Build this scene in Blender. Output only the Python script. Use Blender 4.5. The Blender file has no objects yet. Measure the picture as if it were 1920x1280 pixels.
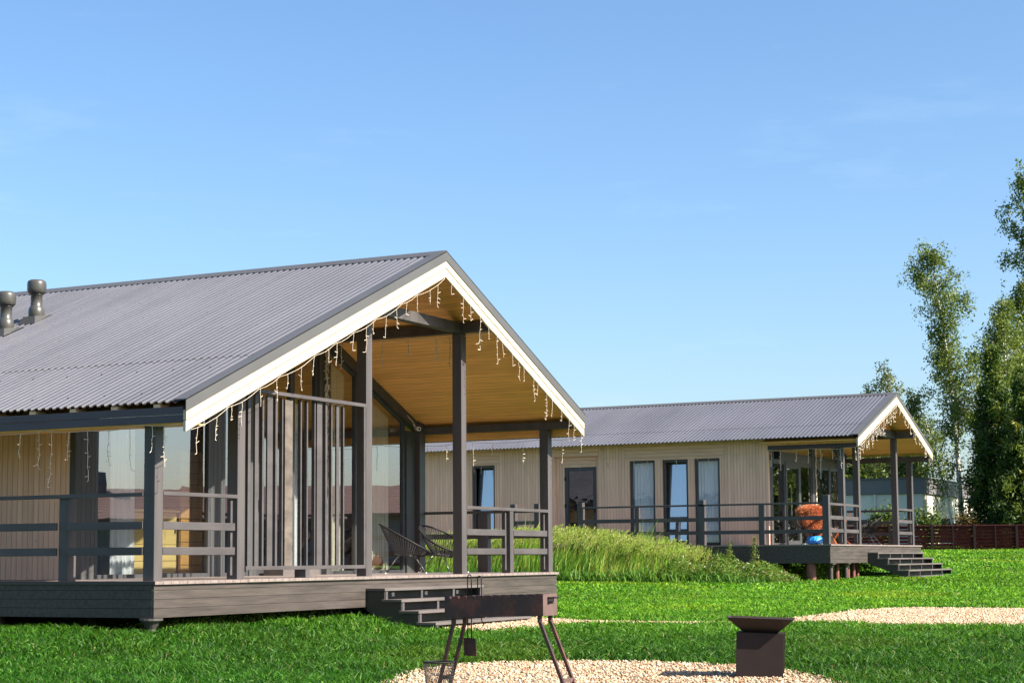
import bpy, math, random
import numpy as np
from math import sin, cos, pi, radians, sqrt
from mathutils import Vector, Matrix

random.seed(7)
R = np.random.default_rng(11)
sc = bpy.context.scene
COL = sc.collection

# ------------------------------------------------------------------ camera
F, YAW, PITCH, ROLL, CY = 3316.98, 1.09975, 0.092381, -0.0070795, 739.79
C = np.array([-15.712, -12.4585, 0.2194])
FH = np.array([sin(YAW), cos(YAW), 0.0]); RH = np.array([cos(YAW), -sin(YAW), 0.0])
FW = FH * cos(PITCH) + np.array([0, 0, 1.0]) * sin(PITCH)
UP0 = np.array([0, 0, 1.0]) * cos(PITCH) - FH * sin(PITCH)
RI = RH * cos(ROLL) + UP0 * sin(ROLL)
UP = UP0 * cos(ROLL) - RH * sin(ROLL)
cd = bpy.data.cameras.new('camera')
cam = bpy.data.objects.new('camera', cd); COL.objects.link(cam)
M = Matrix(((RI[0], UP[0], -FW[0], C[0]), (RI[1], UP[1], -FW[1], C[1]), (RI[2], UP[2], -FW[2], C[2]), (0, 0, 0, 1)))
cam.matrix_world = M
cd.sensor_width = 36; cd.sensor_fit = 'HORIZONTAL'
cd.lens = F * 36 / 1920; cd.shift_y = (CY - 640) / 1920
cd.clip_start = 0.1; cd.clip_end = 5000
sc.camera = cam

def ray(u, v): return FW + RI * (u - 960) / F - UP * (v - CY) / F
def depth(x, y): return (x - C[0]) * FH[0] + (y - C[1]) * FH[1]
def gz(x, y):
    """height of the lawn: it falls gently towards the viewer and rises beyond the houses"""
    d = np.clip(depth(np.asarray(x, float), np.asarray(y, float)), 0, 96)
    e = np.maximum(d - 21.5, 0)
    x = np.asarray(x, float); y = np.asarray(y, float)
    q = np.clip((y + 1.25) / 1.45, 0, 1); q = q * q * (3 - 2 * q)             # the ground is banked up against the near deck
    b = q * np.clip((x + 4) / 4, 0, 1) * np.clip((12 - x) / 3, 0, 1)
    return -.72 + .0105 * (d - 21.5) + .00013 * e * e + .17 * b
def gp(u, v):
    d = ray(u, v); t = np.linspace(4, 140, 6000)
    P = C[None] + d[None] * t[:, None]
    k = int(np.argmax(P[:, 2] <= gz(P[:, 0], P[:, 1])))
    return P[k]

# ------------------------------------------------------------------ helpers
def wloc(o):
    v = Vector((0, 0, 0))
    while o is not None:
        v += o.location; o = o.parent
    return v
def link(o, parent=None):
    COL.objects.link(o)
    if parent is not None: o.parent = parent
    return o
def tag(o, label=None, cat=None, group=None, kind=None):
    if label: o['label'] = label
    if cat: o['category'] = cat
    if group: o['group'] = group
    if kind: o['kind'] = kind
    return o
def empty(name, loc, parent=None, rz=0):
    o = bpy.data.objects.new(name, None); o.empty_display_size = .2
    link(o, parent)
    p = wloc(parent) if parent is not None else Vector((0, 0, 0))
    o.location = Vector(loc) - p; o.rotation_euler = (0, 0, rz)
    return o
def copy_tree(o, parent=None):
    c = o.copy(); COL.objects.link(c)
    if parent is not None: c.parent = parent
    for ch in list(o.children): copy_tree(ch, c)
    return c

class MB:
    def __init__(s): s.v = []; s.f = []
    def add(s, vs, fs):
        n = len(s.v); s.v += [tuple(map(float, p)) for p in vs]; s.f += [tuple(i + n for i in f) for f in fs]; return s
    def box(s, x0, x1, y0, y1, z0, z1):
        vs = [(x0, y0, z0), (x1, y0, z0), (x1, y1, z0), (x0, y1, z0), (x0, y0, z1), (x1, y0, z1), (x1, y1, z1), (x0, y1, z1)]
        return s.add(vs, [(0, 3, 2, 1), (4, 5, 6, 7), (0, 1, 5, 4), (1, 2, 6, 5), (2, 3, 7, 6), (3, 0, 4, 7)])
    def prism(s, poly, a, b, axis):
        """extrude polygon (list of 2-D) along axis between a and b"""
        n = len(poly)
        def mk(p, t):
            return {'y': (p[0], t, p[1]), 'x': (t, p[0], p[1]), 'z': (p[0], p[1], t)}[axis]
        vs = [mk(p, a) for p in poly] + [mk(p, b) for p in poly]
        fs = [tuple(range(n)), tuple(range(2 * n - 1, n - 1, -1))]
        fs += [(i, (i + 1) % n, n + (i + 1) % n, n + i) for i in range(n)]
        return s.add(vs, fs)
    def tube(s, pts, r, n=6, closed=False):
        pts = [Vector(p) for p in pts]; m = len(pts)
        rr = r if hasattr(r, '__len__') else [r] * m
        vs = []; fs = []; prev = None
        for i, p in enumerate(pts):
            if closed: t = pts[(i + 1) % m] - pts[i - 1]
            else: t = pts[min(i + 1, m - 1)] - pts[max(i - 1, 0)]
            t = t.normalized() if t.length > 1e-9 else Vector((0, 0, 1))
            if prev is None: a = t.orthogonal().normalized()
            else:
                a = prev - t * prev.dot(t)
                a = a.normalized() if a.length > 1e-6 else t.orthogonal().normalized()
            prev = a; b = t.cross(a)
            for k in range(n):
                q = 2 * pi * k / n
                vs.append(p + (a * cos(q) + b * sin(q)) * rr[i])
        for i in range(m if closed else m - 1):
            j = (i + 1) % m
            for k in range(n):
                fs.append((i * n + k, i * n + (k + 1) % n, j * n + (k + 1) % n, j * n + k))
        if not closed:
            fs.append(tuple(range(n - 1, -1, -1))); fs.append(tuple((m - 1) * n + k for k in range(n)))
        return s.add(vs, fs)
    def lathe(s, prof, cx, cy, n=24):
        vs = []; fs = []
        for (r, z) in prof:
            for k in range(n):
                q = 2 * pi * k / n; vs.append((cx + r * cos(q), cy + r * sin(q), z))
        for i in range(len(prof) - 1):
            for k in range(n):
                fs.append((i * n + k, i * n + (k + 1) % n, (i + 1) * n + (k + 1) % n, (i + 1) * n + k))
        fs.append(tuple(range(n - 1, -1, -1))); fs.append(tuple((len(prof) - 1) * n + k for k in range(n)))
        return s.add(vs, fs)
    def bar(s, p, q, w, h, up=(0, 0, 1)):
        """square-section bar from p to q"""
        p = Vector(p); q = Vector(q); t = (q - p).normalized(); u = Vector(up)
        a = t.cross(u); a = a.normalized() if a.length > 1e-6 else t.orthogonal().normalized()
        b = a.cross(t)
        vs = []
        for P in (p, q):
            for (i, j) in ((-1, -1), (1, -1), (1, 1), (-1, 1)): vs.append(P + a * (i * w / 2) + b * (j * h / 2))
        return s.add(vs, [(3, 2, 1, 0), (4, 5, 6, 7), (0, 1, 5, 4), (1, 2, 6, 5), (2, 3, 7, 6), (3, 0, 4, 7)])
    def build(s, name, mat, parent=None, local=False, smooth=False, bevel=0):
        off = Vector((0, 0, 0)) if (local or parent is None) else wloc(parent)
        me = bpy.data.meshes.new(name)
        me.from_pydata([(x - off.x, y - off.y, z - off.z) for x, y, z in s.v], [], s.f); me.update()
        o = bpy.data.objects.new(name, me); link(o, parent)
        for m in (mat if isinstance(mat, (list, tuple)) else [mat]): me.materials.append(m)
        if smooth:
            me.polygons.foreach_set('use_smooth', [True] * len(me.polygons))
        if bevel:
            b = o.modifiers.new('bevel', 'BEVEL'); b.width = bevel; b.segments = 2; b.limit_method = 'ANGLE'
        return o

def npmesh(name, V, Fc, nper, mat, col=None, parent=None, smooth=False):
    """fast mesh of many n-gons (all nper-sided); col = one colour per vertex"""
    me = bpy.data.meshes.new(name)
    V = np.ascontiguousarray(V, np.float32); Fc = np.ascontiguousarray(Fc, np.int32)
    if parent is not None: V = V - np.array(wloc(parent), np.float32)
    nf = len(Fc)
    me.vertices.add(len(V)); me.vertices.foreach_set('co', V.ravel())
    me.loops.add(nf * nper); me.loops.foreach_set('vertex_index', Fc.ravel())
    me.polygons.add(nf); me.polygons.foreach_set('loop_start', np.arange(0, nf * nper, nper, dtype=np.int32))
    me.polygons.foreach_set('loop_total', np.full(nf, nper, np.int32))
    if smooth: me.polygons.foreach_set('use_smooth', np.ones(nf, bool))
    me.update(calc_edges=True)
    if col is not None:
        a = me.color_attributes.new('tint', 'FLOAT_COLOR', 'POINT')
        c4 = np.ones((len(V), 4), np.float32); c4[:, :3] = col; a.data.foreach_set('color', c4.ravel())
    me.materials.append(mat)
    o = bpy.data.objects.new(name, me); link(o, parent)
    return o

# ------------------------------------------------------------------ materials
def new_mat(name):
    m = bpy.data.materials.new(name); m.use_nodes = True
    return m, m.node_tree, m.node_tree.nodes['Principled BSDF']
def node(nt, typ, **kw):
    n = nt.nodes.new(typ)
    for k, v in kw.items(): setattr(n, k, v)
    return n
def mth(nt, op, a, b=None, c=None):
    n = nt.nodes.new('ShaderNodeMath'); n.operation = op
    for i, x in enumerate((a, b, c)):
        if x is None: continue
        if isinstance(x, (int, float)): n.inputs[i].default_value = x
        else: nt.links.new(x, n.inputs[i])
    return n.outputs[0]
def ramp(nt, fac, stops):
    n = nt.nodes.new('ShaderNodeValToRGB'); e = n.color_ramp.elements
    while len(e) < len(stops): e.new(.5)
    for el, (p, c) in zip(e, stops): el.position = p; el.color = (*c, 1)
    nt.links.new(fac, n.inputs[0]); return n.outputs[0]
def mixc(nt, fac, a, b, mode='MIX'):
    n = nt.nodes.new('ShaderNodeMix'); n.data_type = 'RGBA'; n.blend_type = mode
    for s, x in ((n.inputs[0], fac), (n.inputs[6], a), (n.inputs[7], b)):
        if isinstance(x, (int, float)): s.default_value = x
        elif isinstance(x, tuple): s.default_value = (*x, 1)
        else: nt.links.new(x, s)
    return n.outputs[2]
def noise(nt, vec, scale, detail=3, rough=.55):
    n = nt.nodes.new('ShaderNodeTexNoise'); n.inputs['Scale'].default_value = scale
    n.inputs['Detail'].default_value = detail; n.inputs['Roughness'].default_value = rough
    if vec is not None: nt.links.new(vec, n.inputs['Vector'])
    return n.outputs['Fac']
def bump(nt, bsdf, h, dist, strength=1.0):
    b = nt.nodes.new('ShaderNodeBump'); b.inputs['Distance'].default_value = dist; b.inputs['Strength'].default_value = strength
    nt.links.new(h, b.inputs['Height']); nt.links.new(b.outputs[0], bsdf.inputs['Normal'])
def objco(nt, scale=(1, 1, 1)):
    t = nt.nodes.new('ShaderNodeTexCoord'); mp = nt.nodes.new('ShaderNodeMapping')
    mp.inputs['Scale'].default_value = scale; nt.links.new(t.outputs['Object'], mp.inputs[0]); return mp.outputs[0]
def sc3(c, k): return tuple(x * k for x in c)

def paint(name, col, rough=.5, var=.15, scale=3, grain=None, bmp=.0, metal=0.0, spec=.5):
    m, nt, b = new_mat(name)
    co = objco(nt, grain or (1, 1, 1))
    n1 = noise(nt, co, scale, 4); 
    c = ramp(nt, n1, [(.3, sc3(col, 1 - var)), (.7, sc3(col, 1 + var))])
    nt.links.new(c, b.inputs['Base Color']); b.inputs['Roughness'].default_value = rough; b.inputs['Metallic'].default_value = metal
    b.inputs['Specular IOR Level'].default_value = spec
    if bmp: bump(nt, b, noise(nt, co, scale * 12, 3), bmp)
    return m

def boards(name, col, axis, sp, along, rough=.55, var=.12, groove=.06, gcol=.25, knots=0.0, tintb=(1, 1, 1), spec=.4):
    """planed boards: seams every sp along `axis`, grain running along `along`"""
    m, nt, b = new_mat(name)
    t = nt.nodes.new('ShaderNodeTexCoord'); s = nt.nodes.new('ShaderNodeSeparateXYZ'); nt.links.new(t.outputs['Object'], s.inputs[0])
    a = s.outputs[axis]
    q = mth(nt, 'DIVIDE', a, sp); fl = mth(nt, 'FLOOR', q); fr = mth(nt, 'FRACT', q)
    edge = mth(nt, 'MINIMUM', fr, mth(nt, 'SUBTRACT', 1.0, fr))
    mask = mth(nt, 'SMOOTH_MIN', mth(nt, 'DIVIDE', edge, groove), 1.0, .2)
    mask = mth(nt, 'MAXIMUM', mask, 0.0)
    wn = nt.nodes.new('ShaderNodeTexWhiteNoise'); wn.noise_dimensions = '1D'; nt.links.new(fl, wn.inputs['W'])
    scl = [9, 9, 9]; scl['XYZ'.index(along)] = 0.7
    mp = nt.nodes.new('ShaderNodeMapping'); mp.inputs['Scale'].default_value = scl
    ad = nt.nodes.new('ShaderNodeVectorMath'); ad.operation = 'ADD'; nt.links.new(t.outputs['Object'], ad.inputs[0])
    cb = nt.nodes.new('ShaderNodeCombineXYZ'); nt.links.new(mth(nt, 'MULTIPLY', wn.outputs['Value'], 17.0), cb.inputs['XYZ'.index(along)])
    nt.links.new(cb.outputs[0], ad.inputs[1]); nt.links.new(ad.outputs[0], mp.inputs[0])
    gr = noise(nt, mp.outputs[0], 2.2, 5, .6)
    c = ramp(nt, gr, [(.3, sc3(col, 1 - var * 1.4)), (.7, sc3(col, 1 + var))])
    c = mixc(nt, mth(nt, 'MULTIPLY', wn.outputs['Value'], .5), c, mixc(nt, 1.0, c, tuple(.72 * x for x in tintb), 'MULTIPLY'))
    if knots:
        vo = nt.nodes.new('ShaderNodeTexVoronoi'); vo.inputs['Scale'].default_value = 3.1; nt.links.new(ad.outputs[0], vo.inputs['Vector'])
        k = mth(nt, 'LESS_THAN', vo.outputs['Distance'], .045)
        c = mixc(nt, mth(nt, 'MULTIPLY', k, knots), c, sc3(col, .35))
    c = mixc(nt, mask, sc3(col, gcol), c)
    nt.links.new(c, b.inputs['Base Color']); b.inputs['Roughness'].default_value = rough; b.inputs['Specular IOR Level'].default_value = spec
    bump(nt, b, mth(nt, 'ADD', mask, mth(nt, 'MULTIPLY', gr, .08)), .006)
    return m

def tinted(name, rough=.55, transl=.0, spec=.3, mul=1.0):
    """colour from the per-leaf / per-stone tint"""
    m, nt, b = new_mat(name)
    a = node(nt, 'ShaderNodeVertexColor', layer_name='tint')
    nt.links.new(a.outputs[0], b.inputs['Base Color']); b.inputs['Roughness'].default_value = rough
    b.inputs['Specular IOR Level'].default_value = spec
    if transl:
        tr = node(nt, 'ShaderNodeBsdfTranslucent'); hs = node(nt, 'ShaderNodeHueSaturation'); hs.inputs['Value'].default_value = 1.25
        hs.inputs['Hue'].default_value = .485
        nt.links.new(a.outputs[0], hs.inputs['Color']); nt.links.new(hs.outputs[0], tr.inputs[0])
        mx = node(nt, 'ShaderNodeMixShader'); mx.inputs[0].default_value = transl
        out = nt.nodes['Material Output']
        nt.links.new(b.outputs[0], mx.inputs[1]); nt.links.new(tr.outputs[0], mx.inputs[2]); nt.links.new(mx.outputs[0], out.inputs[0])
    return m

def glass_mat(name, ior=1.9, base=.06, wave=.0006, tint=(.82, .86, .86), wscale=1.6):
    m, nt, b = new_mat(name); nt.nodes.remove(b)
    fr = node(nt, 'ShaderNodeFresnel'); ge = node(nt, 'ShaderNodeNewGeometry')      # a thin pane: the same from both sides
    io = mth(nt, 'ADD', mth(nt, 'MULTIPLY', ge.outputs['Backfacing'], 1 / ior - ior), ior); nt.links.new(io, fr.inputs[0])
    f = mth(nt, 'MINIMUM', mth(nt, 'ADD', fr.outputs[0], base), 1.0)
    tr = node(nt, 'ShaderNodeBsdfTransparent'); tr.inputs[0].default_value = (*tint, 1)
    gl = node(nt, 'ShaderNodeBsdfGlossy'); gl.inputs['Roughness'].default_value = .0
    bp = node(nt, 'ShaderNodeBump'); bp.inputs['Distance'].default_value = wave; bp.inputs['Strength'].default_value = 1
    nt.links.new(noise(nt, objco(nt), wscale, 2), bp.inputs['Height']); nt.links.new(bp.outputs[0], gl.inputs['Normal'])
    mx = node(nt, 'ShaderNodeMixShader'); nt.links.new(f, mx.inputs[0]); nt.links.new(tr.outputs[0], mx.inputs[1]); nt.links.new(gl.outputs[0], mx.inputs[2])
    nt.links.new(mx.outputs[0], nt.nodes['Material Output'].inputs[0])
    return m

MT = {}
MT['post'] = paint('anthracite_timber', (.064, .055, .055), .55, .26, 5, (1, 1, .12), .0012)
MT['rail'] = paint('anthracite_rail', (.063, .054, .055), .55, .26, 5, (.3, .3, 1), .0012)
MT['skirt'] = boards('deck_skirt_boards', (.065, .052, .045), 'Z', 5.0, 'X', var=.30, knots=.5)
MT['deck'] = boards('deck_boards', (.22, .175, .16), 'X', .145, 'Y', var=.2, groove=.03)
MT['tread'] = paint('stair_tread_wood', (.10, .085, .08), .6, .22, 3, (.3, 1, 1), .0008)
MT['stringer'] = paint('stair_stringer_paint', (.035, .031, .031), .55, .15, 3)
MT['barge'] = paint('pale_fir_bargeboard', (.46, .385, .285), .55, .09, 3, (.6, .6, 2), .0004)
MT['trim'] = paint('grey_sheet_trim', (.075, .072, .070), .42, .08, 1.5, None, .0)
MT['roof'] = paint('grey_corrugated_steel', (.072, .071, .084), .42, .16, .8, (.12, 1, 1), .004)
MT['roof_under'] = paint('brown_primer', (.17, .075, .03), .6, .2, 6)
MT['soffit'] = boards('larch_soffit_boards', (.98, .50, .15), 'X', .092, 'Y', var=.14, groove=.045, gcol=.42, knots=.5, tintb=(1, .95, .85))
MT['siding'] = boards('beige_vertical_siding', (.82, .505, .34), 'Y', .088, 'Z', var=.10, groove=.07, gcol=.42, knots=.5)
MT['siding_h'] = boards('beige_horizontal_siding', (.82, .505, .34), 'Z', .105, 'Y', var=.10, groove=.06, gcol=.42, knots=.4)
MT['siding_trim'] = paint('beige_trim', (.76, .47, .31), .55, .1, 3)
MT['dark_boards'] = boards('dark_vertical_boards', (.060, .060, .060), 'X', .095, 'Z', var=.1, groove=.06, gcol=.3)
MT['dark_boards_y'] = boards('dark_vertical_boards_side', (.060, .060, .060), 'Y', .14, 'Z', var=.1, groove=.05, gcol=.3)
MT['fascia'] = paint('dark_blue_grey_fascia', (.044, .038, .052), .5, .12, 2)
MT['frame'] = paint('anthracite_window_frame', (.045, .045, .048), .4, .05, 2)
MT['glass'] = glass_mat('window_glass', 1.75, .34, .00045)
MT['glass_wavy'] = glass_mat('wavy_window_glass', 1.7, .14, .004, (.86, .89, .9), 2.6)
MT['glass_far'] = glass_mat('tilted_window_glass', 1.9, .45, .001, (.75, .8, .85), 1.2)
MT['curtain'] = paint('sheer_curtain', (.86, .87, .88), .8, .08, 6, (8, 8, .2))
MT['curtain_beige'] = paint('beige_curtain', (.72, .66, .52), .8, .1, 6, (8, 8, .2))
MT['interior'] = boards('interior_pine_boards', (.33, .19, .09), 'Z', .13, 'X', var=.15)
MT['interior_pine'] = boards('orange_pine', (.62, .33, .09), 'Z', .16, 'X', var=.15)
MT['interior_floor'] = boards('interior_floor_boards', (.25, .15, .08), 'X', .16, 'Y', var=.15)
MT['cabinet'] = boards('pale_pine_cabinet', (.82, .60, .22), 'Z', .22, 'X', var=.1, groove=.03, knots=.4)
MT['pile'] = paint('steel_pile', (.055, .048, .045), .6, .3, 8)
MT['pile_red'] = paint('red_primer_steel_pile', (.17, .055, .040), .6, .3, 8)
MT['rust'] = None
MT['black'] = paint('black_cord', (.012, .011, .012), .6, .1, 5, spec=.25)
MT['black_metal'] = paint('black_steel_rod', (.05, .048, .048), .3, .1, 5, spec=.8)
MT['wire'] = paint('white_light_cable', (.58, .48, .37), .5, .1, 5)
MT['white_plastic'] = paint('white_plastic', (.6, .6, .58), .35, .04, 5)
MT['lens'] = paint('black_lens', (.01, .01, .012), .1, .0, 5)
MT['vent'] = paint('grey_vent_plastic', (.055, .052, .047), .35, .12, 3)
MT['bowl'] = paint('brown_painted_steel', (.028, .020, .017), .5, .12, 7, spec=.3)
MT['ash_box'] = paint('dark_brown_steel_box', (.024, .0155, .0145), .6, .12, 6, spec=.2)
MT['orange_wood'] = paint('orange_stained_wood', (.33, .085, .025), .5, .2, 8)
MT['blue'] = paint('bright_blue_plastic', (.02, .22, .62), .35, .2, 9)
MT['stripe'] = paint('grey_canvas', (.25, .21, .22), .8, .3, 14)
MT['black_cloth'] = paint('black_cloth', (.02, .02, .022), .9, .1, 5)
MT['fence'] = paint('dark_red_brown_slats', (.048, .009, .011), .65, .2, 1.5, spec=.15)
MT['fence_post'] = paint('dark_brown_fence_post', (.013, .004, .005), .65, .2, 1.5, spec=.12)
MT['render_white'] = paint('white_render', (.60, .57, .50), .8, .08, .8)
MT['render_grey'] = paint('grey_render', (.22, .21, .20), .8, .08, .8)
MT['parapet'] = paint('dark_grey_parapet', (.13, .12, .13), .6, .1, .8)
MT['rooftile'] = boards('brown_roof_tiles', (.20, .11, .085), 'Z', .13, 'Y', var=.3, groove=.16, gcol=.2)
MT['bark_birch'] = paint('white_birch_bark', (.50, .45, .38), .7, .45, 2.5, (1, 1, .6))
MT['bark_dark'] = paint('grey_brown_bark', (.11, .085, .06), .8, .3, 3, (1, 1, .4))
MT['leaf'] = tinted('leaves', .5, .35, .35)
MT['grass'] = tinted('grass_blades', .5, .42, .22)
MT['weed'] = tinted('tall_weeds', .55, .42, .3)
MT['stone'] = tinted('gravel_stones', .75, 0, .2)
MT['fur'] = tinted('shaggy_fur', .6, .2, .3)

def rusty():
    m, nt, b = new_mat('rusted_steel')
    co = objco(nt)
    n = noise(nt, co, 6, 6, .7); n2 = noise(nt, objco(nt, (1, 1, .25)), 14, 4)
    c = ramp(nt, n, [(.30, (.020, .010, .010)), (.48, (.045, .016, .013)), (.62, (.13, .036, .018))])
    c = mixc(nt, mth(nt, 'MULTIPLY', n2, .45), c, (.035, .030, .032))
    nt.links.new(c, b.inputs['Base Color']); b.inputs['Roughness'].default_value = .55; bump(nt, b, n, .002)
    return m
MT['rust'] = rusty()
MT['rust_sunlit'] = paint('sunlit_rusted_steel', (.10, .062, .055), .55, .2, 9)  # paler copy of the rust, with sunlight on the end plate put into its colour

def lawn_ground():
    m, nt, b = new_mat('lawn_soil_and_turf')
    co = objco(nt)
    n = noise(nt, co, 1.1, 6, .65); n2 = noise(nt, co, 22, 4, .7); n3 = noise(nt, co, .12, 3)
    c = ramp(nt, n2, [(.30, (.008, .032, .004)), (.52, (.020, .085, .008)), (.75, (.045, .15, .014))])
    c = mixc(nt, mth(nt, 'MULTIPLY', n, .45), c, (.030, .105, .008))
    c = mixc(nt, mth(nt, 'MULTIPLY', n3, .25), c, (.06, .13, .02))
    nt.links.new(c, b.inputs['Base Color']); b.inputs['Roughness'].default_value = .9; b.inputs['Specular IOR Level'].default_value = .1
    bump(nt, b, n2, .05)
    return m
MT['lawn'] = lawn_ground()
def gravel_ground():
    m, nt, b = new_mat('gravel_bed')
    co = objco(nt)
    vo = node(nt, 'ShaderNodeTexVoronoi'); vo.inputs['Scale'].default_value = 42; nt.links.new(co, vo.inputs['Vector'])
    c = ramp(nt, vo.outputs['Color'], [(.1, (.29, .20, .13)), (.5, (.36, .275, .19)), (.9, (.42, .34, .25))])
    c = mixc(nt, mth(nt, 'SMOOTHSTEP', vo.outputs['Distance'], .35, .75) if False else mth(nt, 'MULTIPLY', vo.outputs['Distance'], .55), c, (.10, .06, .04))
    nt.links.new(c, b.inputs['Base Color']); b.inputs['Roughness'].default_value = .85
    iv = mth(nt, 'SUBTRACT', 1.0, vo.outputs['Distance']); bump(nt, b, iv, .02)
    return m
MT['gravel'] = gravel_ground()

# ------------------------------------------------------------------ world, sun
SUN_EL, SUN_AZ = radians(38.5), radians(-90 + 1.5)     # measured counter-clockwise from +X
sdir = Vector((cos(SUN_EL) * cos(SUN_AZ), cos(SUN_EL) * sin(SUN_AZ), sin(SUN_EL)))
w = bpy.data.worlds.new('World'); sc.world = w; w.use_nodes = True
nt = w.node_tree; bg = nt.nodes['Background']
sky = nt.nodes.new('ShaderNodeTexSky'); sky.sky_type = 'NISHITA'; sky.sun_disc = False
sky.sun_elevation = SUN_EL; sky.sun_rotation = radians(180 - 1.5)
sky.altitude = 100; sky.air_density = 1.0; sky.dust_density = 1.7; sky.ozone_density = 4.0
# a few faint wisps of high cloud, low over the trees
tc = nt.nodes.new('ShaderNodeTexCoord'); mp = nt.nodes.new('ShaderNodeMapping')
mp.inputs['Scale'].default_value = (3.0, 3.0, 13.0); mp.inputs['Rotation'].default_value = (0.12, 0.05, 0.4)
nt.links.new(tc.outputs['Generated'], mp.inputs[0])
cn = noise(nt, mp.outputs[0], 1.7, 8, .62)
cf = ramp(nt, cn, [(.57, (0, 0, 0)), (.86, (.09, .09, .09))])
skc = mixc(nt, cf, sky.outputs[0], (7.5, 8.2, 8.8))
hs = nt.nodes.new('ShaderNodeHueSaturation'); hs.inputs['Saturation'].default_value = 1.09; hs.inputs['Hue'].default_value = .499; nt.links.new(skc, hs.inputs['Color']); nt.links.new(hs.outputs[0], bg.inputs[0]); bg.inputs[1].default_value = 0.077
sl = bpy.data.lights.new('sun', 'SUN'); sl.energy = 5.0; sl.angle = radians(.5); sl.color = (1.0, .93, .80)
so = bpy.data.objects.new('sun', sl); COL.objects.link(so)
so.rotation_euler = sdir.to_track_quat('Z', 'Y').to_euler()
vs = sc.view_settings
vs.view_transform = 'Standard'; vs.look = 'None'; vs.gamma = 1; vs.exposure = 1.55; vs.use_curve_mapping = False

#GEOM
# ------------------------------------------------------------------ setting: ground, gravel
def ground_sheet():
    ds = np.concatenate([np.linspace(-700, -20, 12), np.linspace(-10, 8, 8), np.linspace(10, 30, 81), np.linspace(31, 96, 66), np.linspace(110, 2200, 14)])
    ss = np.concatenate([np.linspace(-1500, -80, 8), np.linspace(-60, -9, 18), np.linspace(-8.6, 8.6, 44), np.linspace(9, 60, 18), np.linspace(80, 1500, 8)])
    V = []
    for d in ds:
        for s in ss:
            x = C[0] + FH[0] * d + RH[0] * s; y = C[1] + FH[1] * d + RH[1] * s
            V.append((x, y, float(gz(x, y))))
    n = len(ss); Fc = [(i * n + j, i * n + j + 1, (i + 1) * n + j + 1, (i + 1) * n + j) for i in range(len(ds) - 1) for j in range(n - 1)]
    o = npmesh('lawn_ground', np.array(V), np.array(Fc), 4, MT['lawn'], smooth=True)
    return tag(o, kind='structure')
ground_sheet()

def world_poly(pix):
    return np.array([gp(u, v)[:2] for u, v in pix])
def inpoly(px, py, poly):
    r = np.zeros(len(px), bool); n = len(poly); j = n - 1
    for i in range(n):
        xi, yi = poly[i]; xj, yj = poly[j]
        c = ((yi > py) != (yj > py)) & (px < (xj - xi) * (py - yi) / (yj - yi + 1e-12) + xi)
        r ^= c; j = i
    return r
def ribbon(name, far, near, lift=.006):
    """gravel bed between a far and a near outline laid on the lawn"""
    V = []; Fc = []; K = 7
    A = [gp(*p) for p in far]; B = [gp(*p) for p in near]
    for a, b in zip(A, B):
        for k in range(K):
            t = k / (K - 1); x = a[0] * (1 - t) + b[0] * t; y = a[1] * (1 - t) + b[1] * t
            V.append((x, y, float(gz(x, y)) + lift))
    for i in range(len(A) - 1):
        for k in range(K - 1):
            a = i * K + k; Fc.append((a, a + 1, a + K + 1, a + K))
    o = npmesh(name, np.array(V), np.array(Fc), 4, MT['gravel'])
    tag(o, kind='structure')
    return np.array([p[:2] for p in A] + [p[:2] for p in B[::-1]])
# round bed under the brazier and the fire bowl (its near half lies below the frame)
fpA = [(690, 1290), (740, 1268), (790, 1254), (850, 1246), (960, 1241), (1100, 1239), (1250, 1241), (1340, 1246), (1420, 1251), (1500, 1260), (1560, 1272), (1610, 1290)]
fpB = [(690, 1296), (740, 1340), (790, 1370), (850, 1390), (960, 1410), (1100, 1415), (1250, 1412), (1340, 1405), (1420, 1390), (1500, 1370), (1560, 1335), (1610, 1296)]
PATCH = ribbon('gravel_bed', fpA, fpB)
paA = [(830, 1172), (860, 1165), (940, 1160), (1010, 1157), (1050, 1160), (1090, 1164), (1200, 1165.5), (1320, 1167), (1400, 1167), (1480, 1160), (1530, 1153), (1600, 1145), (1660, 1140.5), (1720, 1139.5), (1820, 1140.5), (1960, 1141.5)]
paB = [(830, 1182), (860, 1186), (905, 1188), (975, 1182), (1035, 1175), (1090, 1172), (1200, 1170.5), (1320, 1171), (1400, 1171.5), (1480, 1170), (1530, 1169), (1600, 1170), (1660, 1172.5), (1720, 1174.5), (1820, 1175.5), (1960, 1177)]
PATH = ribbon('gravel_path', paA, paB)

def bounce_yard(x0, x1, y0, y1):
    nx, ny = 9, 17; V = []
    for i in range(nx):
        for j in range(ny):
            x = x0 + (x1 - x0) * i / (nx - 1); y = y0 + (y1 - y0) * j / (ny - 1); V.append((x, y, float(gz(x, y)) + .012))
    Fc = [(i * ny + j, (i + 1) * ny + j, (i + 1) * ny + j + 1, i * ny + j + 1) for i in range(nx - 1) for j in range(ny - 1)]
    tag(npmesh('unseen_bounce_gravel', np.array(V), np.array(Fc), 4, MT['gravel']), kind='structure')
bounce_yard(-26, -3.5, 8, 40); bounce_yard(12.5, 24.0, 12.5, 40)  # unseen gravel sheets, added to bounce warm light onto the house walls

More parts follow.
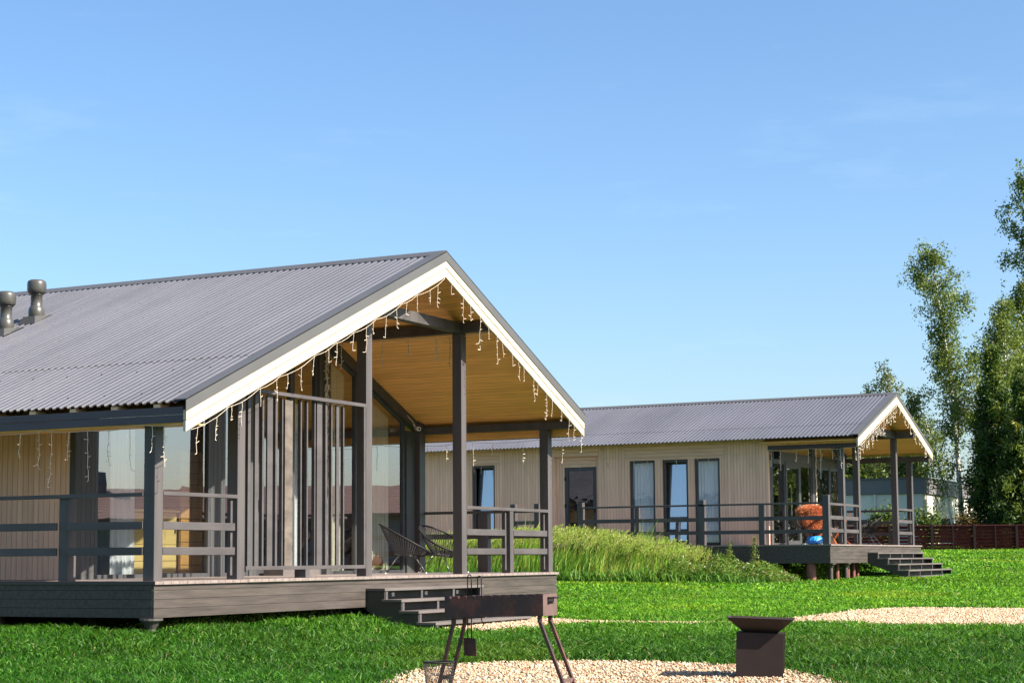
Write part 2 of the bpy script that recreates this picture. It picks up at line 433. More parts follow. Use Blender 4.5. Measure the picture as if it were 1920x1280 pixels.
def stones(name, poly, n, smin, smax, keep=None):
    lo = poly.min(0); hi = poly.max(0)
    P = R.uniform(lo, hi, (n * 4, 2)); jj = R.normal(0, .05, P.shape) * (R.uniform(0, 1, (len(P), 1)) < .35) * R.uniform(.5, 3, (len(P), 1)); P = P[inpoly(P[:, 0] + jj[:, 0], P[:, 1] + jj[:, 1], poly)]
    if keep is not None: P = P[keep(P)]
    P = P[:n]; m = len(P)
    base = np.array([(1, 0, 0), (-1, 0, 0), (0, 1, 0), (0, -1, 0), (0, 0, 1), (0, 0, -1)], float)
    fc = np.array([(0, 2, 4), (2, 1, 4), (1, 3, 4), (3, 0, 4), (2, 0, 5), (1, 2, 5), (3, 1, 5), (0, 3, 5)])
    V = base[None] * R.uniform(.65, 1.25, (m, 6, 1)) + R.normal(0, .18, (m, 6, 3))
    s = (smin + (smax - smin) * R.beta(1.3, 2.2, (m, 1, 1)) * 1.3) * np.array([1, .8, .6])
    V = V * s
    a = R.uniform(0, 2 * pi, m); ca, sa = np.cos(a)[:, None], np.sin(a)[:, None]
    X = V[..., 0] * ca - V[..., 1] * sa; Y = V[..., 0] * sa + V[..., 1] * ca
    V = np.stack([X + P[:, None, 0], Y + P[:, None, 1], V[..., 2] + gz(P[:, 0], P[:, 1])[:, None] + .008 + R.uniform(0, .008, (m, 1))], -1)
    pal = np.array([(.46, .38, .29), (.40, .29, .20), (.34, .21, .14), (.52, .46, .38), (.30, .16, .09), (.22, .17, .14), (.44, .33, .25)])
    c = pal[R.choice(len(pal), m, p=[.24, .22, .13, .16, .08, .07, .1])] * np.array([.98, .94, .84]) * R.uniform(.85, 1.15, (m, 1))
    Fc = (fc[None] + (np.arange(m) * 6)[:, None, None]).reshape(-1, 3)
    o = npmesh(name, V.reshape(-1, 3), Fc, 3, MT['stone'], np.repeat(c, 6, 0))
    return tag(o, kind='stuff')
stones('gravel', PATCH, 17000, .008, .024)
stones('gravel', PATH, 22000, .010, .028)

# ------------------------------------------------------------------ house helpers
class OB(MB):
    """mesh builder whose coordinates are local to a house corner"""
    o = (0, 0, 0)
    def add(s, vs, fs):
        ox, oy, oz = s.o
        return MB.add(s, [(p[0] + ox, p[1] + oy, p[2] + oz) for p in vs], fs)
def mk(off):
    class K(OB): o = off
    return K

def corrugated(B, house, rz, x0, xr, x1, y0, y1, pitch, amp, nm='roof', under=None):
    """two slopes of trapezoidal steel sheet, one mesh (upper face grey, edges and underside primer)"""
    prof = [(0, 0), (.30, 0), (.42, 1), (.80, 1), (.92, 0)]
    ys = []; hs = []
    k = 0
    while True:
        base = y0 + k * pitch
        if base > y1: break
        for f, h in prof: ys.append(base + f * pitch); hs.append(h * amp)
        k += 1
    me_v = []; me_f = []; idx = []
    rw = random.Random(3)
    ov = x0 + .26 * (xr - x0)
    for side, xa, xb, lift in ((0, x0, ov + .1, 0), (0, ov, xr, .007), (1, xr, x1, 0)):
        n0 = len(me_v)
        for y, h in zip(ys, hs):
            wob = rw.uniform(-.0012, .0012)
            for x in (xa, xb): me_v.append((x + B.o[0], y + B.o[1], rz(x) + h + lift + wob + B.o[2]))
            for x in (xa, xb): me_v.append((x + B.o[0], y + B.o[1], rz(x) + h + lift - (.012 if lift == 0 else .005) + B.o[2]))
        for i in range(len(ys) - 1):
            a = n0 + i * 4; b = a + 4
            me_f.append((a, a + 1, b + 1, b)); idx.append(0)
            me_f.append((a + 2, b + 2, b + 3, a + 3)); idx.append(1)
            e = (a, b, b + 2, a + 2) if side == 0 else (a + 1, a + 3, b + 3, b + 1)
            me_f.append(e); idx.append(1)
        a = n0; me_f.append((a, a + 2, a + 3, a + 1)); idx.append(0)
    nrow = 7
    for i in range(nrow):
        xs = x0 + (xr - x0) * (i + .35) / nrow
        for k in range(1, int((min(y1, 14) - y0) / pitch), 5):
            yy = y0 + (k + .61 + (2 if i % 2 else 0)) * pitch; q = len(me_v); z = rz(xs) + amp + .006
            for dx, dy in ((-.009, -.009), (.009, -.009), (.009, .009), (-.009, .009)): me_v.append((xs + dx + B.o[0], yy + dy + B.o[1], z + .006 + dx * .43 + B.o[2]))
            for dx, dy in ((-.011, -.011), (.011, -.011), (.011, .011), (-.011, .011)): me_v.append((xs + dx + B.o[0], yy + dy + B.o[1], z - .012 + dx * .43 + B.o[2]))
            me_f += [(q, q + 1, q + 2, q + 3), (q + 4, q + 5, q + 1, q), (q + 5, q + 6, q + 2, q + 1), (q + 6, q + 7, q + 3, q + 2), (q + 7, q + 4, q, q + 3)]; idx += [2] * 5
    m = MB(); m.v = me_v; m.f = me_f
    o = m.build(nm, [MT['roof'], under or MT['roof_under'], MT['frame']], house)
    o.data.polygons.foreach_set('material_index', idx)
    return o

def slope_strip(B, rz, x0, x1, y0, y1, dz0, dz1):
    """strip that follows the roof slope between x0 and x1 (no ridge inside)"""
    b = B(); b.prism([(x0, rz(x0) + dz0), (x1, rz(x1) + dz0), (x1, rz(x1) + dz1), (x0, rz(x0) + dz1)], y0, y1, 'y'); return b

def railing(B, house, ax, segs, posts, battens=(), name='railing'):
    """ax 'x': runs along X at fixed Y; 'y': along Y at fixed X.  segs: (kind, a, b, fixed0, fixed1, z0, z1)"""
    if ax == 'x': cx = (min(s[1] for s in segs), segs[0][3], 0)
    else: cx = (segs[0][3], min(s[1] for s in segs), 0)
    e = empty(name, tuple(np.array(cx) + np.array(B.o)), house)
    for (k, a, b, f0, f1, z0, z1) in segs:
        m = B(); m.box(a, b, f0, f1, z0, z1) if ax == 'x' else m.box(f0, f1, a, b, z0, z1)
        m.build(k, MT['rail'], e, bevel=.004)
    for (x0, x1, y0, y1, z0, z1) in posts:
        m = B(); m.box(x0, x1, y0, y1, z0, z1); m.build('baluster_post', MT['post'], e, bevel=.005)
    for (x0, x1, y0, y1, z0, z1) in battens:
        m = B(); m.box(x0, x1, y0, y1, z0, z1); m.build('batten', MT['rail'], e)
    return e

def window_y(B, house, y, x0, x1, z0, top, fw=.055, mat='glass', dep=.07, name='window'):
    """fixed pane in a wall of constant Y; top(x) gives the upper edge"""
    xs = [x0] + [x for x in KNEE if x0 < x < x1] + [x1]
    outer = [(x0, z0), (x1, z0)] + [(x, top(x)) for x in xs[::-1]]
    fr = B()
    fr.box(x0, x0 + fw, y, y + dep, z0, top(x0) - .0); fr.box(x1 - fw, x1, y, y + dep, z0, top(x1) - .0)
    fr.box(x0 + fw, x1 - fw, y + .002, y + dep - .002, z0, z0 + fw)
    for a, b in zip(xs[:-1], xs[1:]):
        aa = max(a, x0 + fw); bb = min(b, x1 - fw)
        fr.prism([(aa, top(aa) - fw * 1.1), (bb, top(bb) - fw * 1.1), (bb, top(bb)), (aa, top(aa))], y + .003, y + dep - .003, 'y')
    f = fr.build(name, MT['frame'], house)
    xs2 = [x0 + fw] + [x for x in KNEE if x0 + fw < x < x1 - fw] + [x1 - fw]
    g = B(); poly = [(x0 + fw, z0 + fw), (x1 - fw, z0 + fw)] + [(x, top(x) - fw * 1.0) for x in xs2[::-1]]
    n = len(poly); g.add([(p[0], y + dep * .5, p[1]) for p in poly], [tuple(range(n))])
    g.build('pane', MT[mat], f)
    return f

def curtain_y(B, y, x0, x1, z0, z1, label, mat='curtain', fold=.085, amp=.03, topf=None, group=None):
    n = int((x1 - x0) / fold * 6); V = []; Fc = []
    for i in range(n + 1):
        x = x0 + (x1 - x0) * i / n; q = x / fold * 2 * pi
        yy = y + amp * sin(q) + amp * .4 * sin(q * .37 + 1)
        zt = topf(x) if topf else z1
        V += [(x, yy, z0), (x, yy * .6 + y * .4, zt)]
    for i in range(n): Fc.append((2 * i, 2 * i + 2, 2 * i + 3, 2 * i + 1))
    m = B(); m.add(V, Fc); o = m.build('curtain', MT[mat], None, smooth=True)
    return tag(o, label, 'curtain', group)
def curtain_x(B, x, y0, y1, z0, z1, label, mat='curtain', fold=.085, amp=.02, group=None):
    n = int((y1 - y0) / fold * 6); V = []; Fc = []
    for i in range(n + 1):
        y = y0 + (y1 - y0) * i / n; q = y / fold * 2 * pi
        xx = x + amp * sin(q) + amp * .5 * sin(q * .41 + 1)
        V += [(xx, y, z0), (xx, y, z1)]
    for i in range(n): Fc.append((2 * i, 2 * i + 2, 2 * i + 3, 2 * i + 1))
    m = B(); m.add(V, Fc); o = m.build('curtain', MT[mat], None, smooth=True)
    return tag(o, label, 'curtain', group)

def pile(B, house, x, y, ztop, mat='pile', r=.05, flange=True):
    zb = float(gz(x + B.o[0], y + B.o[1])) - B.o[2] - .15
    m = B()
    if flange: m.lathe([(r, zb), (r, ztop - .12), (r * 2.1, ztop - .03), (r * 2.6, ztop - .025), (r * 2.6, ztop)], x, y, 14)
    else: m.lathe([(r, zb), (r, ztop)], x, y, 10)
    m.build('pile', MT[mat], house, smooth=False)

def icicles(name, label, attach, drops, r=.0033, sag=.03, seed=1, group=None, lo=.10, hi=.42, tw=.045):
    """cable through the attach points with hanging drops carrying short side twigs"""
    rd = random.Random(seed); m = MB()
    pts = [Vector(p) for p in attach]; line = []
    for i in range(1, len(pts) - 1): pts[i] = pts[i].lerp(pts[i + (1 if rd.random() < .5 else -1)], rd.uniform(0, .38))
    for a, b in zip(pts[:-1], pts[1:]):
        L = (b - a).length; k = max(3, int(L / .12))
        for i in range(k):
            t = i / k; p = a.lerp(b, t); p.z -= sag * 4 * t * (1 - t) * min(1, L / .8) * rd.uniform(.9, 1.1); line.append(p)
    line.append(pts[-1]); m.tube(line, r * .8, 5)
    # length along the cable
    acc = [0]
    for a, b in zip(line[:-1], line[1:]): acc.append(acc[-1] + (b - a).length)
    n = max(1, int(acc[-1] / drops))
    pat = [.45, .8, .3, 1.0, .55, .25, .7]
    for j in range(n):
        t = (j + .5 + rd.uniform(-.25, .25)) * acc[-1] / n
        k = 0
        while k < len(acc) - 2 and acc[k + 1] < t: k += 1
        q = (t - acc[k]) / max(1e-6, acc[k + 1] - acc[k]); p = line[k].lerp(line[k + 1], q)
        L = lo + (hi - lo) * pat[(j + seed) % 7] * rd.uniform(.7, 1.1)
        ns = max(3, int(L / .05)); d = [p.copy()]; dx = dy = 0
        for i in range(ns):
            dx += rd.uniform(-1, 1) * .008; dy += rd.uniform(-1, 1) * .008
            if i > ns * .7 and rd.random() < .35: dx += rd.choice((-1, 1)) * .018
            d.append(Vector((p.x + dx, p.y + dy, p.z - L * (i + 1) / ns)))
            if i > 0 and rd.random() < .9:
                e = d[-1]; s = rd.choice((-1, 1)); f = e + Vector((s * tw * rd.uniform(.5, 1.1), rd.uniform(-.6, .6) * tw, rd.uniform(-.5, .7) * tw))
                m.tube([e, f], r * 1.15, 4)
        m.tube(d, r, 4)
    o = m.build(name, MT['wire'], None)
    return tag(o, label, 'string lights', group)

# ================================================================== NEAR HOUSE
B1 = mk((0, 0, 0))
RX1, RZ1t, SL1 = 5.8225, 4.504, .4304
KNEE = [RX1]
rz1 = lambda x: RZ1t - SL1 * abs(x - RX1)
YB = 25.0
h1 = empty('timber_house', (5.2, 3.0, -.68))
tag(h1, 'near beige and anthracite timber house with steep corrugated roof and railed porch', 'house', 'timber holiday houses')
corrugated(B1, h1, rz1, -.075, RX1, 10.44, -.34, YB, .108, .020)
m = B1()
m.prism([(RX1 - .17, rz1(RX1 - .17) + .026), (RX1, RZ1t + .038), (RX1 + .17, rz1(RX1 + .17) + .026), (RX1 + .17, rz1(RX1 + .17) + .032), (RX1, RZ1t + .048), (RX1 - .17, rz1(RX1 - .17) + .032)], -.47, YB + .1, 'y')
m.build('ridge_cap', MT['trim'], h1)
for a, b in ((-.08, RX1), (RX1, 10.445)):
    m = slope_strip(B1, rz1, a, b, -.478, -.468, -.105, .034)
    m.v += slope_strip(B1, rz1, a, b, -.478, -.31, .022, .036).v; n = 8
    m.f += [tuple(i + n for i in f) for f in m.f[:6]]
    m.build('verge_flashing', MT['trim'], h1)
    a2, b2 = max(a, -.06), min(b, 10.425)
    m = slope_strip(B1, rz1, a2, b2, -.467, -.425, -.207, -.097)
    u = slope_strip(B1, rz1, a2, b2, -.461, -.425, -.333, -.219)
    m.v += u.v; m.f += [tuple(i + 8 for i in f) for f in u.f]
    m.build('bargeboard', MT['barge'], h1)
    a3, b3 = max(a, 0.0), min(b, 10.40)
    slope_strip(B1, rz1, a3, b3, -.424, YB, -.155, -.13).build('soffit', MT['soffit'], h1)
m = B1(); m.box(-.062, -.032, -.424, YB, 1.832, 1.915); m.box(-.056, -.032, -.424, YB, 1.743, 1.828)
m.build('fascia', MT['fascia'], h1)
for k in range(7):
    m = B1(); m.box(-.055, .12, -.1 + k * .6, -.01 + k * .6, 1.917, 1.957); m.build('rafter_end', MT['siding_trim'], h1)
m = B1(); m.box(-.030, .34, -.42, YB, 1.728, 1.744); m.build('soffit', MT['soffit'], h1)
m = B1(); m.box(10.402, 10.43, -.424, YB, 2.19, 2.46); m.build('fascia', MT['fascia'], h1)
m = B1(); m.box(10.37, 10.40, -.42, YB, 2.20, 2.345); m.build('soffit', MT['soffit'], h1)
# posts and beams
for (x0, x1, zt) in ((.06, .21, 1.80), (1.62, 1.77, 2.53), (4.53, 4.68, 3.565), (7.20, 7.35, 3.565), (10.12, 10.27, 2.31)):
    m = B1(); m.box(x0, x1, .05, .205, 0, zt); m.build('post', MT['post'], h1, bevel=.006)
m = B1(); m.box(10.0, 10.19, 2.38, 2.53, 0, 2.5); m.build('post', MT['post'], h1, bevel=.006)
m = B1(); m.box(4.45, 7.199, .052, .20, 3.567, 3.718); m.build('tie_beam', MT['post'], h1, bevel=.005)
m = B1(); m.box(7.203, 7.348, -.415, 2.44, 3.568, 3.715); m.build('purlin', MT['post'], h1, bevel=.005)
m = B1(); m.box(4.30, 4.448, -.415, 2.44, 3.568, 3.715); m.build('purlin', MT['post'], h1, bevel=.005)
m = B1(); m.box(10.10, 10.255, -.415, 2.6, 2.312, 2.432); m.build('eaves_beam', MT['post'], h1, bevel=.005)
# deck, skirt
dk = B1(); dk.box(-.02, 1.74, -.03, YB, -.036, 0); dk.box(1.744, 10.32, -.036, 2.5, -.034, .002); dk.box(1.744, 9.7, 2.502, 2.59, -.034, .001)
dk.build('deck', MT['deck'], h1)
def skirt(B, house, x0, x1, yl, zs, right=True):
    m = B()
    for a, b in zip(zs[:-1], zs[1:]): m.box(x0 + .002, x1, 0, .026, b + .004, a)
    m.box(x0 + .06, x1 - .06, .028, .040, zs[-1] + .02, zs[0])
    m.build('deck_skirt', MT['skirt'], house)
    m = B()
    for a, b in zip(zs[:-1], zs[1:]): m.box(x0, x0 + .026, .027, yl, b + .004, a)
    m.box(x0 + .028, x0 + .040, .06, yl, zs[-1] + .02, zs[0])
    m.build('deck_skirt', MT['skirt'], house)
    if right:
        m = B()
        for a, b in zip(zs[:-1], zs[1:]): m.box(x1 - .026, x1, .027, 2.5, b + .004, a)
        m.build('deck_skirt', MT['skirt'], house)
skirt(B1, h1, 0, 10.295, YB, [-.037, -.102, -.202, -.302, -.407])
pile(B1, h1, .06, .08, -.408, 'pile', .05)
for x, y in ((2.2, .9), (3.4, .75), (4.0, .6), (4.35, .5), (6.4, .5), (8.2, .4), (10.1, .3), (.4, 2.6), (.4, 4.8), (1.8, 2.4), (3.3, 2.4)): pile(B1, h1, x, y, -.30, 'stringer', .055, False)
# railings
RS = lambda a, b, f0, f1, e=.0: [('top_rail', a, b, f0, f1 + .03, .958, 1.002), ('mid_rail', a, b - e, f0, f1, .574, .664), ('lower_rail', a, b - e, f0, f1, .289, .379)]
railing(B1, h1, 'x', RS(.212, 1.618, .045, .075, .05), [], [(1.52, 1.56, .078, .10, .05, .93)])
railing(B1, h1, 'x', [('top_rail', 7.352, 10.118, .045, .105, .958, 1.006), ('mid_rail', 7.352, 8.62, .045, .075, .574, .666), ('mid_rail', 8.876, 10.06, .045, .075, .574, .666), ('lower_rail', 7.352, 8.62, .045, .075, .289, .379), ('lower_rail', 8.876, 10.06, .045, .075, .289, .379)],
        [(8.755, 8.872, .05, .20, 0, .957)], [(8.66, 8.70, .09, .115, .05, .95), (10.02, 10.06, .09, .115, .05, .95)])
railing(B1, h1, 'y', [('top_rail', .207, YB, .045, .105, .945, .988)] + [s for a, b in ((.207, 1.29), (1.45, 2.55), (2.75, 5.1), (5.3, 8), (8.2, YB)) for s in (('mid_rail', a, b, .045, .075, .578, .666), ('lower_rail', a, b, .045, .075, .289, .379))],
        [(.08, .22, y, y + .14, 0, .944) for y in (1.30, 2.58, 5.13, 8.03)])
railing(B1, h1, 'y', [('top_rail', .207, 2.378, 10.14, 10.20, .966, 1.012), ('mid_rail', .207, 1.16, 10.15, 10.18, .55, .64), ('mid_rail', 1.37, 2.378, 10.15, 10.18, .55, .64), ('lower_rail', .207, 1.16, 10.15, 10.18, .28, .36), ('lower_rail', 1.37, 2.378, 10.15, 10.18, .28, .36)],
        [(10.13, 10.26, 1.17, 1.36, 0, .964)])
# tall slatted screen between second and third post
scn = empty('slat_screen', (3.1, .08, 0), h1)
m = B1(); m.box(1.80, 4.50, .03, .075, 2.257, 2.303); m.build('top_rail', MT['rail'], scn, bevel=.003)
m = B1(); m.box(1.772, 4.485, .03, .075, .107, .153); m.build('bottom_rail', MT['rail'], scn, bevel=.003)
for (a, b, zt, dp) in ((1.865, 1.92, 2.25, .035), (2.01, 2.085, 2.25, .03), (2.165, 2.2, 2.25, .05), (2.27, 2.385, 2.25, .025), (2.445, 2.49, 2.25, .045), (2.588, 2.61, 2.24, .05), (3.0, 3.028, 2.25, .05), (3.14, 3.168, 2.25, .045), (3.318, 3.34, 2.25, .05),
                  (3.375, 3.495, 2.25, .025), (3.575, 3.615, 2.24, .045), (3.712, 3.738, 2.23, .045), (3.835, 3.898, 2.24, .025), (4.0, 4.026, 2.23, .045)):
    m = B1(); m.box(a, b, .078, .078 + dp, .15, zt); m.build('slat', MT['rail'], scn, bevel=.003)
rw = paint('weathered_raw_board', (.095, .075, .062), .7, .5, 7, (.5, .5, 1), .001)
m = B1(); m.box(2.65, 2.82, .078, .108, .15, 2.22); o = m.build('slat', rw, scn); o['label'] = 'bare weathered wooden slat'
m = B1(); m.box(4.44, 4.485, .03, .075, .154, 2.256); m.build('slat', MT['rail'], scn, bevel=.003)
m = B1(); m.box(3.05, 3.15, .03, .20, .003, .106); m.build('foot', MT['post'], scn, bevel=.003)
# steps
def steps(B, house, x0, x1, treads, sup, zbot, light=()):
    e = empty('steps', tuple(np.array(((x0 + x1) / 2, -.5, zbot)) + np.array(B.o)), house)
    for i, (yb, yf, z) in enumerate(treads):
        m = B(); m.box(x0 - .02, x1 + .02, yf, yb, z - .036, z); m.build('tread', MT['tread'], e, bevel=.004)
    for xa in (x0, x1 - .03):
        poly = [(-.005, treads[0][2] - .037)]
        for i, (yb, yf, z) in enumerate(treads):
            poly += [(yf + .02, z - .037), (yf + .02, (treads[i + 1][2] - .037) if i + 1 < len(treads) else zbot)]
        poly += [(treads[-1][1] + .32, zbot), (-.005, treads[0][2] - .30)]
        m = B(); m.prism(poly, xa, xa + .03, 'x'); m.build('stringer', MT['stringer'], e)
    for i, (yb, yf, z) in enumerate(treads):
        zl = treads[i + 1][2] if i + 1 < len(treads) else zbot
        for xs in sup:
            m = B(); m.box(xs, xs + .055, yf + .012, yf + .04, zl, z - .037); m.build('riser_support', MT['rail'], e)
        m = B(); m.box(x0 + .031, x1 - .031, yf + .20, yf + .22, zl + .001, z - .038); m.build('riser_shade_panel', MT['stringer'], e)  # recessed dark panel standing in for the shade inside the open steps
    for xs in light:
        yb, yf, z = treads[0]
        m = B(); m.box(xs - .035, xs + .035, yf + .185, yf + .199, z - .115, z - .065); m.build('step_light', MT['white_plastic'], e)
    return e
steps(B1, h1, 4.45, 7.20, [(-.002, -.30, -.155), (-.25, -.555, -.302), (-.51, -.815, -.448), (-.77, -1.07, -.597)], (4.47, 5.40, 6.30, 7.12), -.78, (4.95, 5.85, 6.75))
# front glazing, Y = 2.5
top1 = lambda x: rz1(x) - .305
YG = 2.50
m = B1(); m.box(1.57, 1.95, YG, YG + .09, 0, top1(1.57)); m.build('corner_boarding', MT['dark_boards'], h1)
m = B1(); m.box(4.385, 4.66, YG, YG + .09, 0, top1(4.38)); m.build('mullion', MT['dark_boards'], h1)
window_y(B1, h1, YG, 1.955, 4.38, .0, top1)
m = B1(); m.box(5.29, 5.46, YG - .01, YG + .09, 0, top1(5.3)); m.build('mullion', MT['dark_boards'], h1)
m = B1(); m.box(7.08, 7.385, YG - .03, YG + .09, 0, top1(7.39)); m.build('mullion', MT['post'], h1)
m = B1(); m.box(8.23, 8.45, YG - .01, YG + .09, 0, top1(8.45)); m.build('mullion', MT['post'], h1)
m = B1(); m.box(9.72, 9.995, YG - .03, YG + .09, 0, 2.36); m.build('corner_post', MT['dark_boards'], h1)
for a, b in ((1.57, RX1), (RX1, 10.1)):
    slope_strip(B1, rz1, a, b, YG - .05, YG + .08, -.305, -.157).build('rafter', MT['post'], h1)
window_y(B1, h1, YG, 4.665, 5.285, .0, top1)
window_y(B1, h1, YG, 6.40, 7.075, .0, top1)
window_y(B1, h1, YG, 7.39, 8.225, .0, top1)
window_y(B1, h1, YG, 8.455, 9.715, .0, top1)
d = window_y(B1, h1, YG, 5.465, 6.395, .0, lambda x: 2.20, .085, 'glass', .075, 'door')
m = B1(); m.box(5.52, 5.54, YG - .05, YG - .001, .95, 1.10); m.build('handle', MT['black'], d)
for z in (.35, 1.1, 1.85):
    m = B1(); m.box(6.35, 6.385, YG - .02, YG - .001, z, z + .09); m.build('hinge', MT['black'], d)
window_y(B1, h1, YG, 5.465, 6.395, 2.205, top1)
m = B1(); m.box(5.55, 6.5, 2.08, 2.42, .003, .10); m.build('door_step', MT['tread'], h1)
# left wall X = 1.57
m = B1(); m.box(1.57, 1.67, 2.592, YB, -.03, 2.52); m.build('wall', MT['siding'], h1)
m = B1(); m.box(9.75, 9.90, 2.6, YB, -.03, 2.75); m.build('wall', MT['siding'], h1)
m = B1(); m.prism([(1.6, 0), (9.85, 0), (9.85, 2.6), (RX1, 4.3), (1.6, 2.45)], YB - .1, YB, 'y'); m.build('wall', MT['siding_h'], h1)
m = B1(); m.prism([(1.70, .02), (9.74, .02), (9.74, 2.6), (RX1, 4.25), (1.70, 2.48)], 7.2, 7.3, 'y'); m.build('partition', MT['interior'], h1)
m = B1(); m.box(1.68, 9.745, 2.6, YB - .11, -.03, .004); m.build('floor', MT['interior_floor'], h1)
m = B1(); m.box(9.70, 9.745, 2.6, 7.19, .005, 2.6); m.build('lining', MT['interior'], h1)
m = B1(); m.box(1.68, 1.71, 2.6, 7.19, .005, 2.5); m.build('lining', MT['interior'], h1)
# roof vents
def vent(x, y):
    z = rz1(x) + .02
    e = empty('roof_vent', (x, y, z), h1)
    m = B1(); k = SL1
    m.add([(x - .22, y - .17, rz1(x - .22) + .026), (x + .20, y - .17, rz1(x + .20) + .026), (x + .20, y + .17, rz1(x + .20) + .026), (x - .22, y + .17, rz1(x - .22) + .026),
           (x - .15, y - .11, rz1(x) + .055), (x + .13, y - .11, rz1(x) + .10), (x + .13, y + .11, rz1(x) + .10), (x - .15, y + .11, rz1(x) + .055)],
          [(0, 1, 5, 4), (1, 2, 6, 5), (2, 3, 7, 6), (3, 0, 4, 7), (4, 5, 6, 7)])
    m.build('flashing', MT['vent'], e)
    m = B1(); m.lathe([(.10, z + .0), (.112, z + .05), (.118, z + .10), (.112, z + .15), (.094, z + .19), (.085, z + .20), (.083, z + .36), (.095, z + .365), (.095, z + .375)], x, y, 28)
    m.build('pipe', MT['vent'], e, smooth=True)
    m = B1(); m.lathe([(.10, z + .376), (.128, z + .40), (.138, z + .44), (.138, z + .53), (.130, z + .565), (.10, z + .585), (.0, z + .59)], x, y, 28)
    m.build('cap', MT['vent'], e, smooth=True)
vent(4.02, 5.40); vent(3.46, 5.46)
# furniture and fittings seen through the glass
t = empty('cabinet', (3.6, 2.95, .004)); tag(t, 'pale pine cabinet standing indoors just behind the large left pane of the near house', 'cabinet')
m = MB(); m.box(3.02, 4.02, 2.82, 3.3, .06, .88); m.build('body', MT['cabinet'], t)
m = MB(); m.box(2.98, 4.06, 2.78, 3.32, .882, .92); m.build('worktop', MT['cabinet'], t)
for a in (3.04, 3.37, 3.70):
    m = MB(); m.box(a, a + .31, 2.80, 2.818, .09, .84); dd = m.build('door', MT['cabinet'], t, bevel=.004)
    m = MB(); m.box(a + .26, a + .28, 2.785, 2.799, .6, .7); m.build('handle', MT['black_metal'], dd)
t = empty('cupboard', (4.35, 3.05, .004)); tag(t, 'orange pine cupboard standing beside the pale cabinet behind the large left pane', 'cupboard')
m = MB(); m.box(4.12, 4.62, 2.84, 3.3, .02, 1.75); m.build('body', MT['interior_pine'], t)
for a in (4.13, 4.38):
    m = MB(); m.box(a, a + .24, 2.82, 2.838, .06, 1.72); m.build('door', MT['interior_pine'], t, bevel=.004)
t = empty('range_hood', (4.0, 4.2, 1.5)); tag(t, 'dark cooker hood hanging indoors behind the large left pane', 'cooker hood')
m = MB(); m.prism([(3.6, 1.35), (4.6, 1.35), (4.6, 1.45), (4.3, 1.65), (3.9, 1.65), (3.6, 1.45)], 4.0, 4.5, 'y'); m.build('hood', MT['frame'], t)
m = MB(); m.box(4.0, 4.2, 4.15, 4.35, 1.651, 3.3); m.build('duct', MT['frame'], t)
topc = lambda x: rz1(x) - .40
curtain_y(B1, 2.70, 2.45, 2.95, .05, 2.4, 'sheer white curtain hanging at the left of the large left pane', topf=lambda x: 2.5)
curtain_y(B1, 2.75, 4.72, 4.98, .05, 2.5, 'narrow pale curtain inside the glass at the left corner of the near house', topf=lambda x: 2.3)
curtain_y(B1, 2.74, 6.46, 6.86, .05, 2.5, 'blue grey gathered curtain inside the glass right of the porch door', topf=lambda x: 2.6)
curtain_y(B1, 2.66, 7.44, 8.1, .05, 2.5, 'tall beige curtain behind the slatted screen right of the thick mullion', 'curtain_beige', topf=topc)
curtain_y(B1, 2.66, 8.55, 9.45, .05, 2.5, 'tall beige curtain behind the two string chairs on the porch', 'curtain_beige', topf=topc)
def hide_pouffe():
    """a rounded cowhide pouffe just inside the glass"""
    m, nt, b = new_mat('brown_white_cowhide')
    n = noise(nt, objco(nt), 3.2, 3)
    c = ramp(nt, n, [(.35, (.16, .065, .03)), (.56, (.22, .095, .045)), (.60, (.60, .55, .47))]); nt.links.new(c, b.inputs['Base Color']); b.inputs['Roughness'].default_value = .8
    mb = MB(); mb.lathe([(.05, .01), (.30, .01), (.38, .08), (.40, .18), (.36, .27), (.24, .32), (.0, .33)], 9.05, 2.98, 28)
    o = mb.build('pouffe', m, None, smooth=True)
    tag(o, 'brown and white cowhide pouffe on the floor just inside the porch glass', 'pouffe')
hide_pouffe()

# ------------------------------------------------------------------ string chairs
def string_chair(loc, rz, label, seed=0, scale=1.0):
    """pear-shaped steel ring strung with black cord over a small seat ring, on thin splayed legs"""
    e = empty('string_chair', loc, None, rz); tag(e, label, 'chair', 'black string chairs on the porches')
    e.scale = (scale,) * 3
    N = 56; ring = []
    cx, cz = 0.0, .545; til = radians(29)
    for i in range(N):
        t = 2 * pi * i / N
        l = -.45 * cos(t); wdt = .39 * sin(t) * (1 - .16 * cos(t))        # l<0 : back, high
        ring.append((cx + l * cos(til), wdt, cz - l * sin(til)))
    m = MB(); m.tube(ring, .0155, 6, True); m.build('ring', MT['black'], e, local=True, smooth=True)
    seat = [(.02 + .17 * -cos(2 * pi * i / N), .17 * sin(2 * pi * i / N), .285 + .02 * cos(2 * pi * i / N)) for i in range(N)]
    m = MB(); m.tube(seat, .009, 5, True); m.build('seat_ring', MT['black_metal'], e, local=True, smooth=True)
    m = MB()
    for i in range(N):
        a, b = Vector(ring[i]), Vector(seat[i]); mid = a.lerp(b, .55) + Vector((0, 0, -.028))
        m.tube([a, mid, b], .006, 4)
    for i in range(0, N // 2, 2):
        a, b = Vector(seat[i]), Vector(seat[(N - i) % N]); m.tube([a, a.lerp(b, .5) + Vector((0, 0, -.03)), b], .0045, 4)
    m.build('cord_weave', MT['black'], e, local=True)
    for sx, sy in ((1, 1), (1, -1), (-1, 1), (-1, -1)):
        m = MB(); m.tube([(.02 + sx * .12, sy * .12, .275), (.02 + sx * .31, sy * .25, .008)], .0085, 6)
        l = m.build('leg', MT['black_metal'], e, local=True, smooth=True)
        m = MB(); m.lathe([(.013, .002), (.013, .022)], .02 + sx * .31, sy * .25, 8); m.build('foot_cap', MT['white_plastic'], l, local=True)
    return e
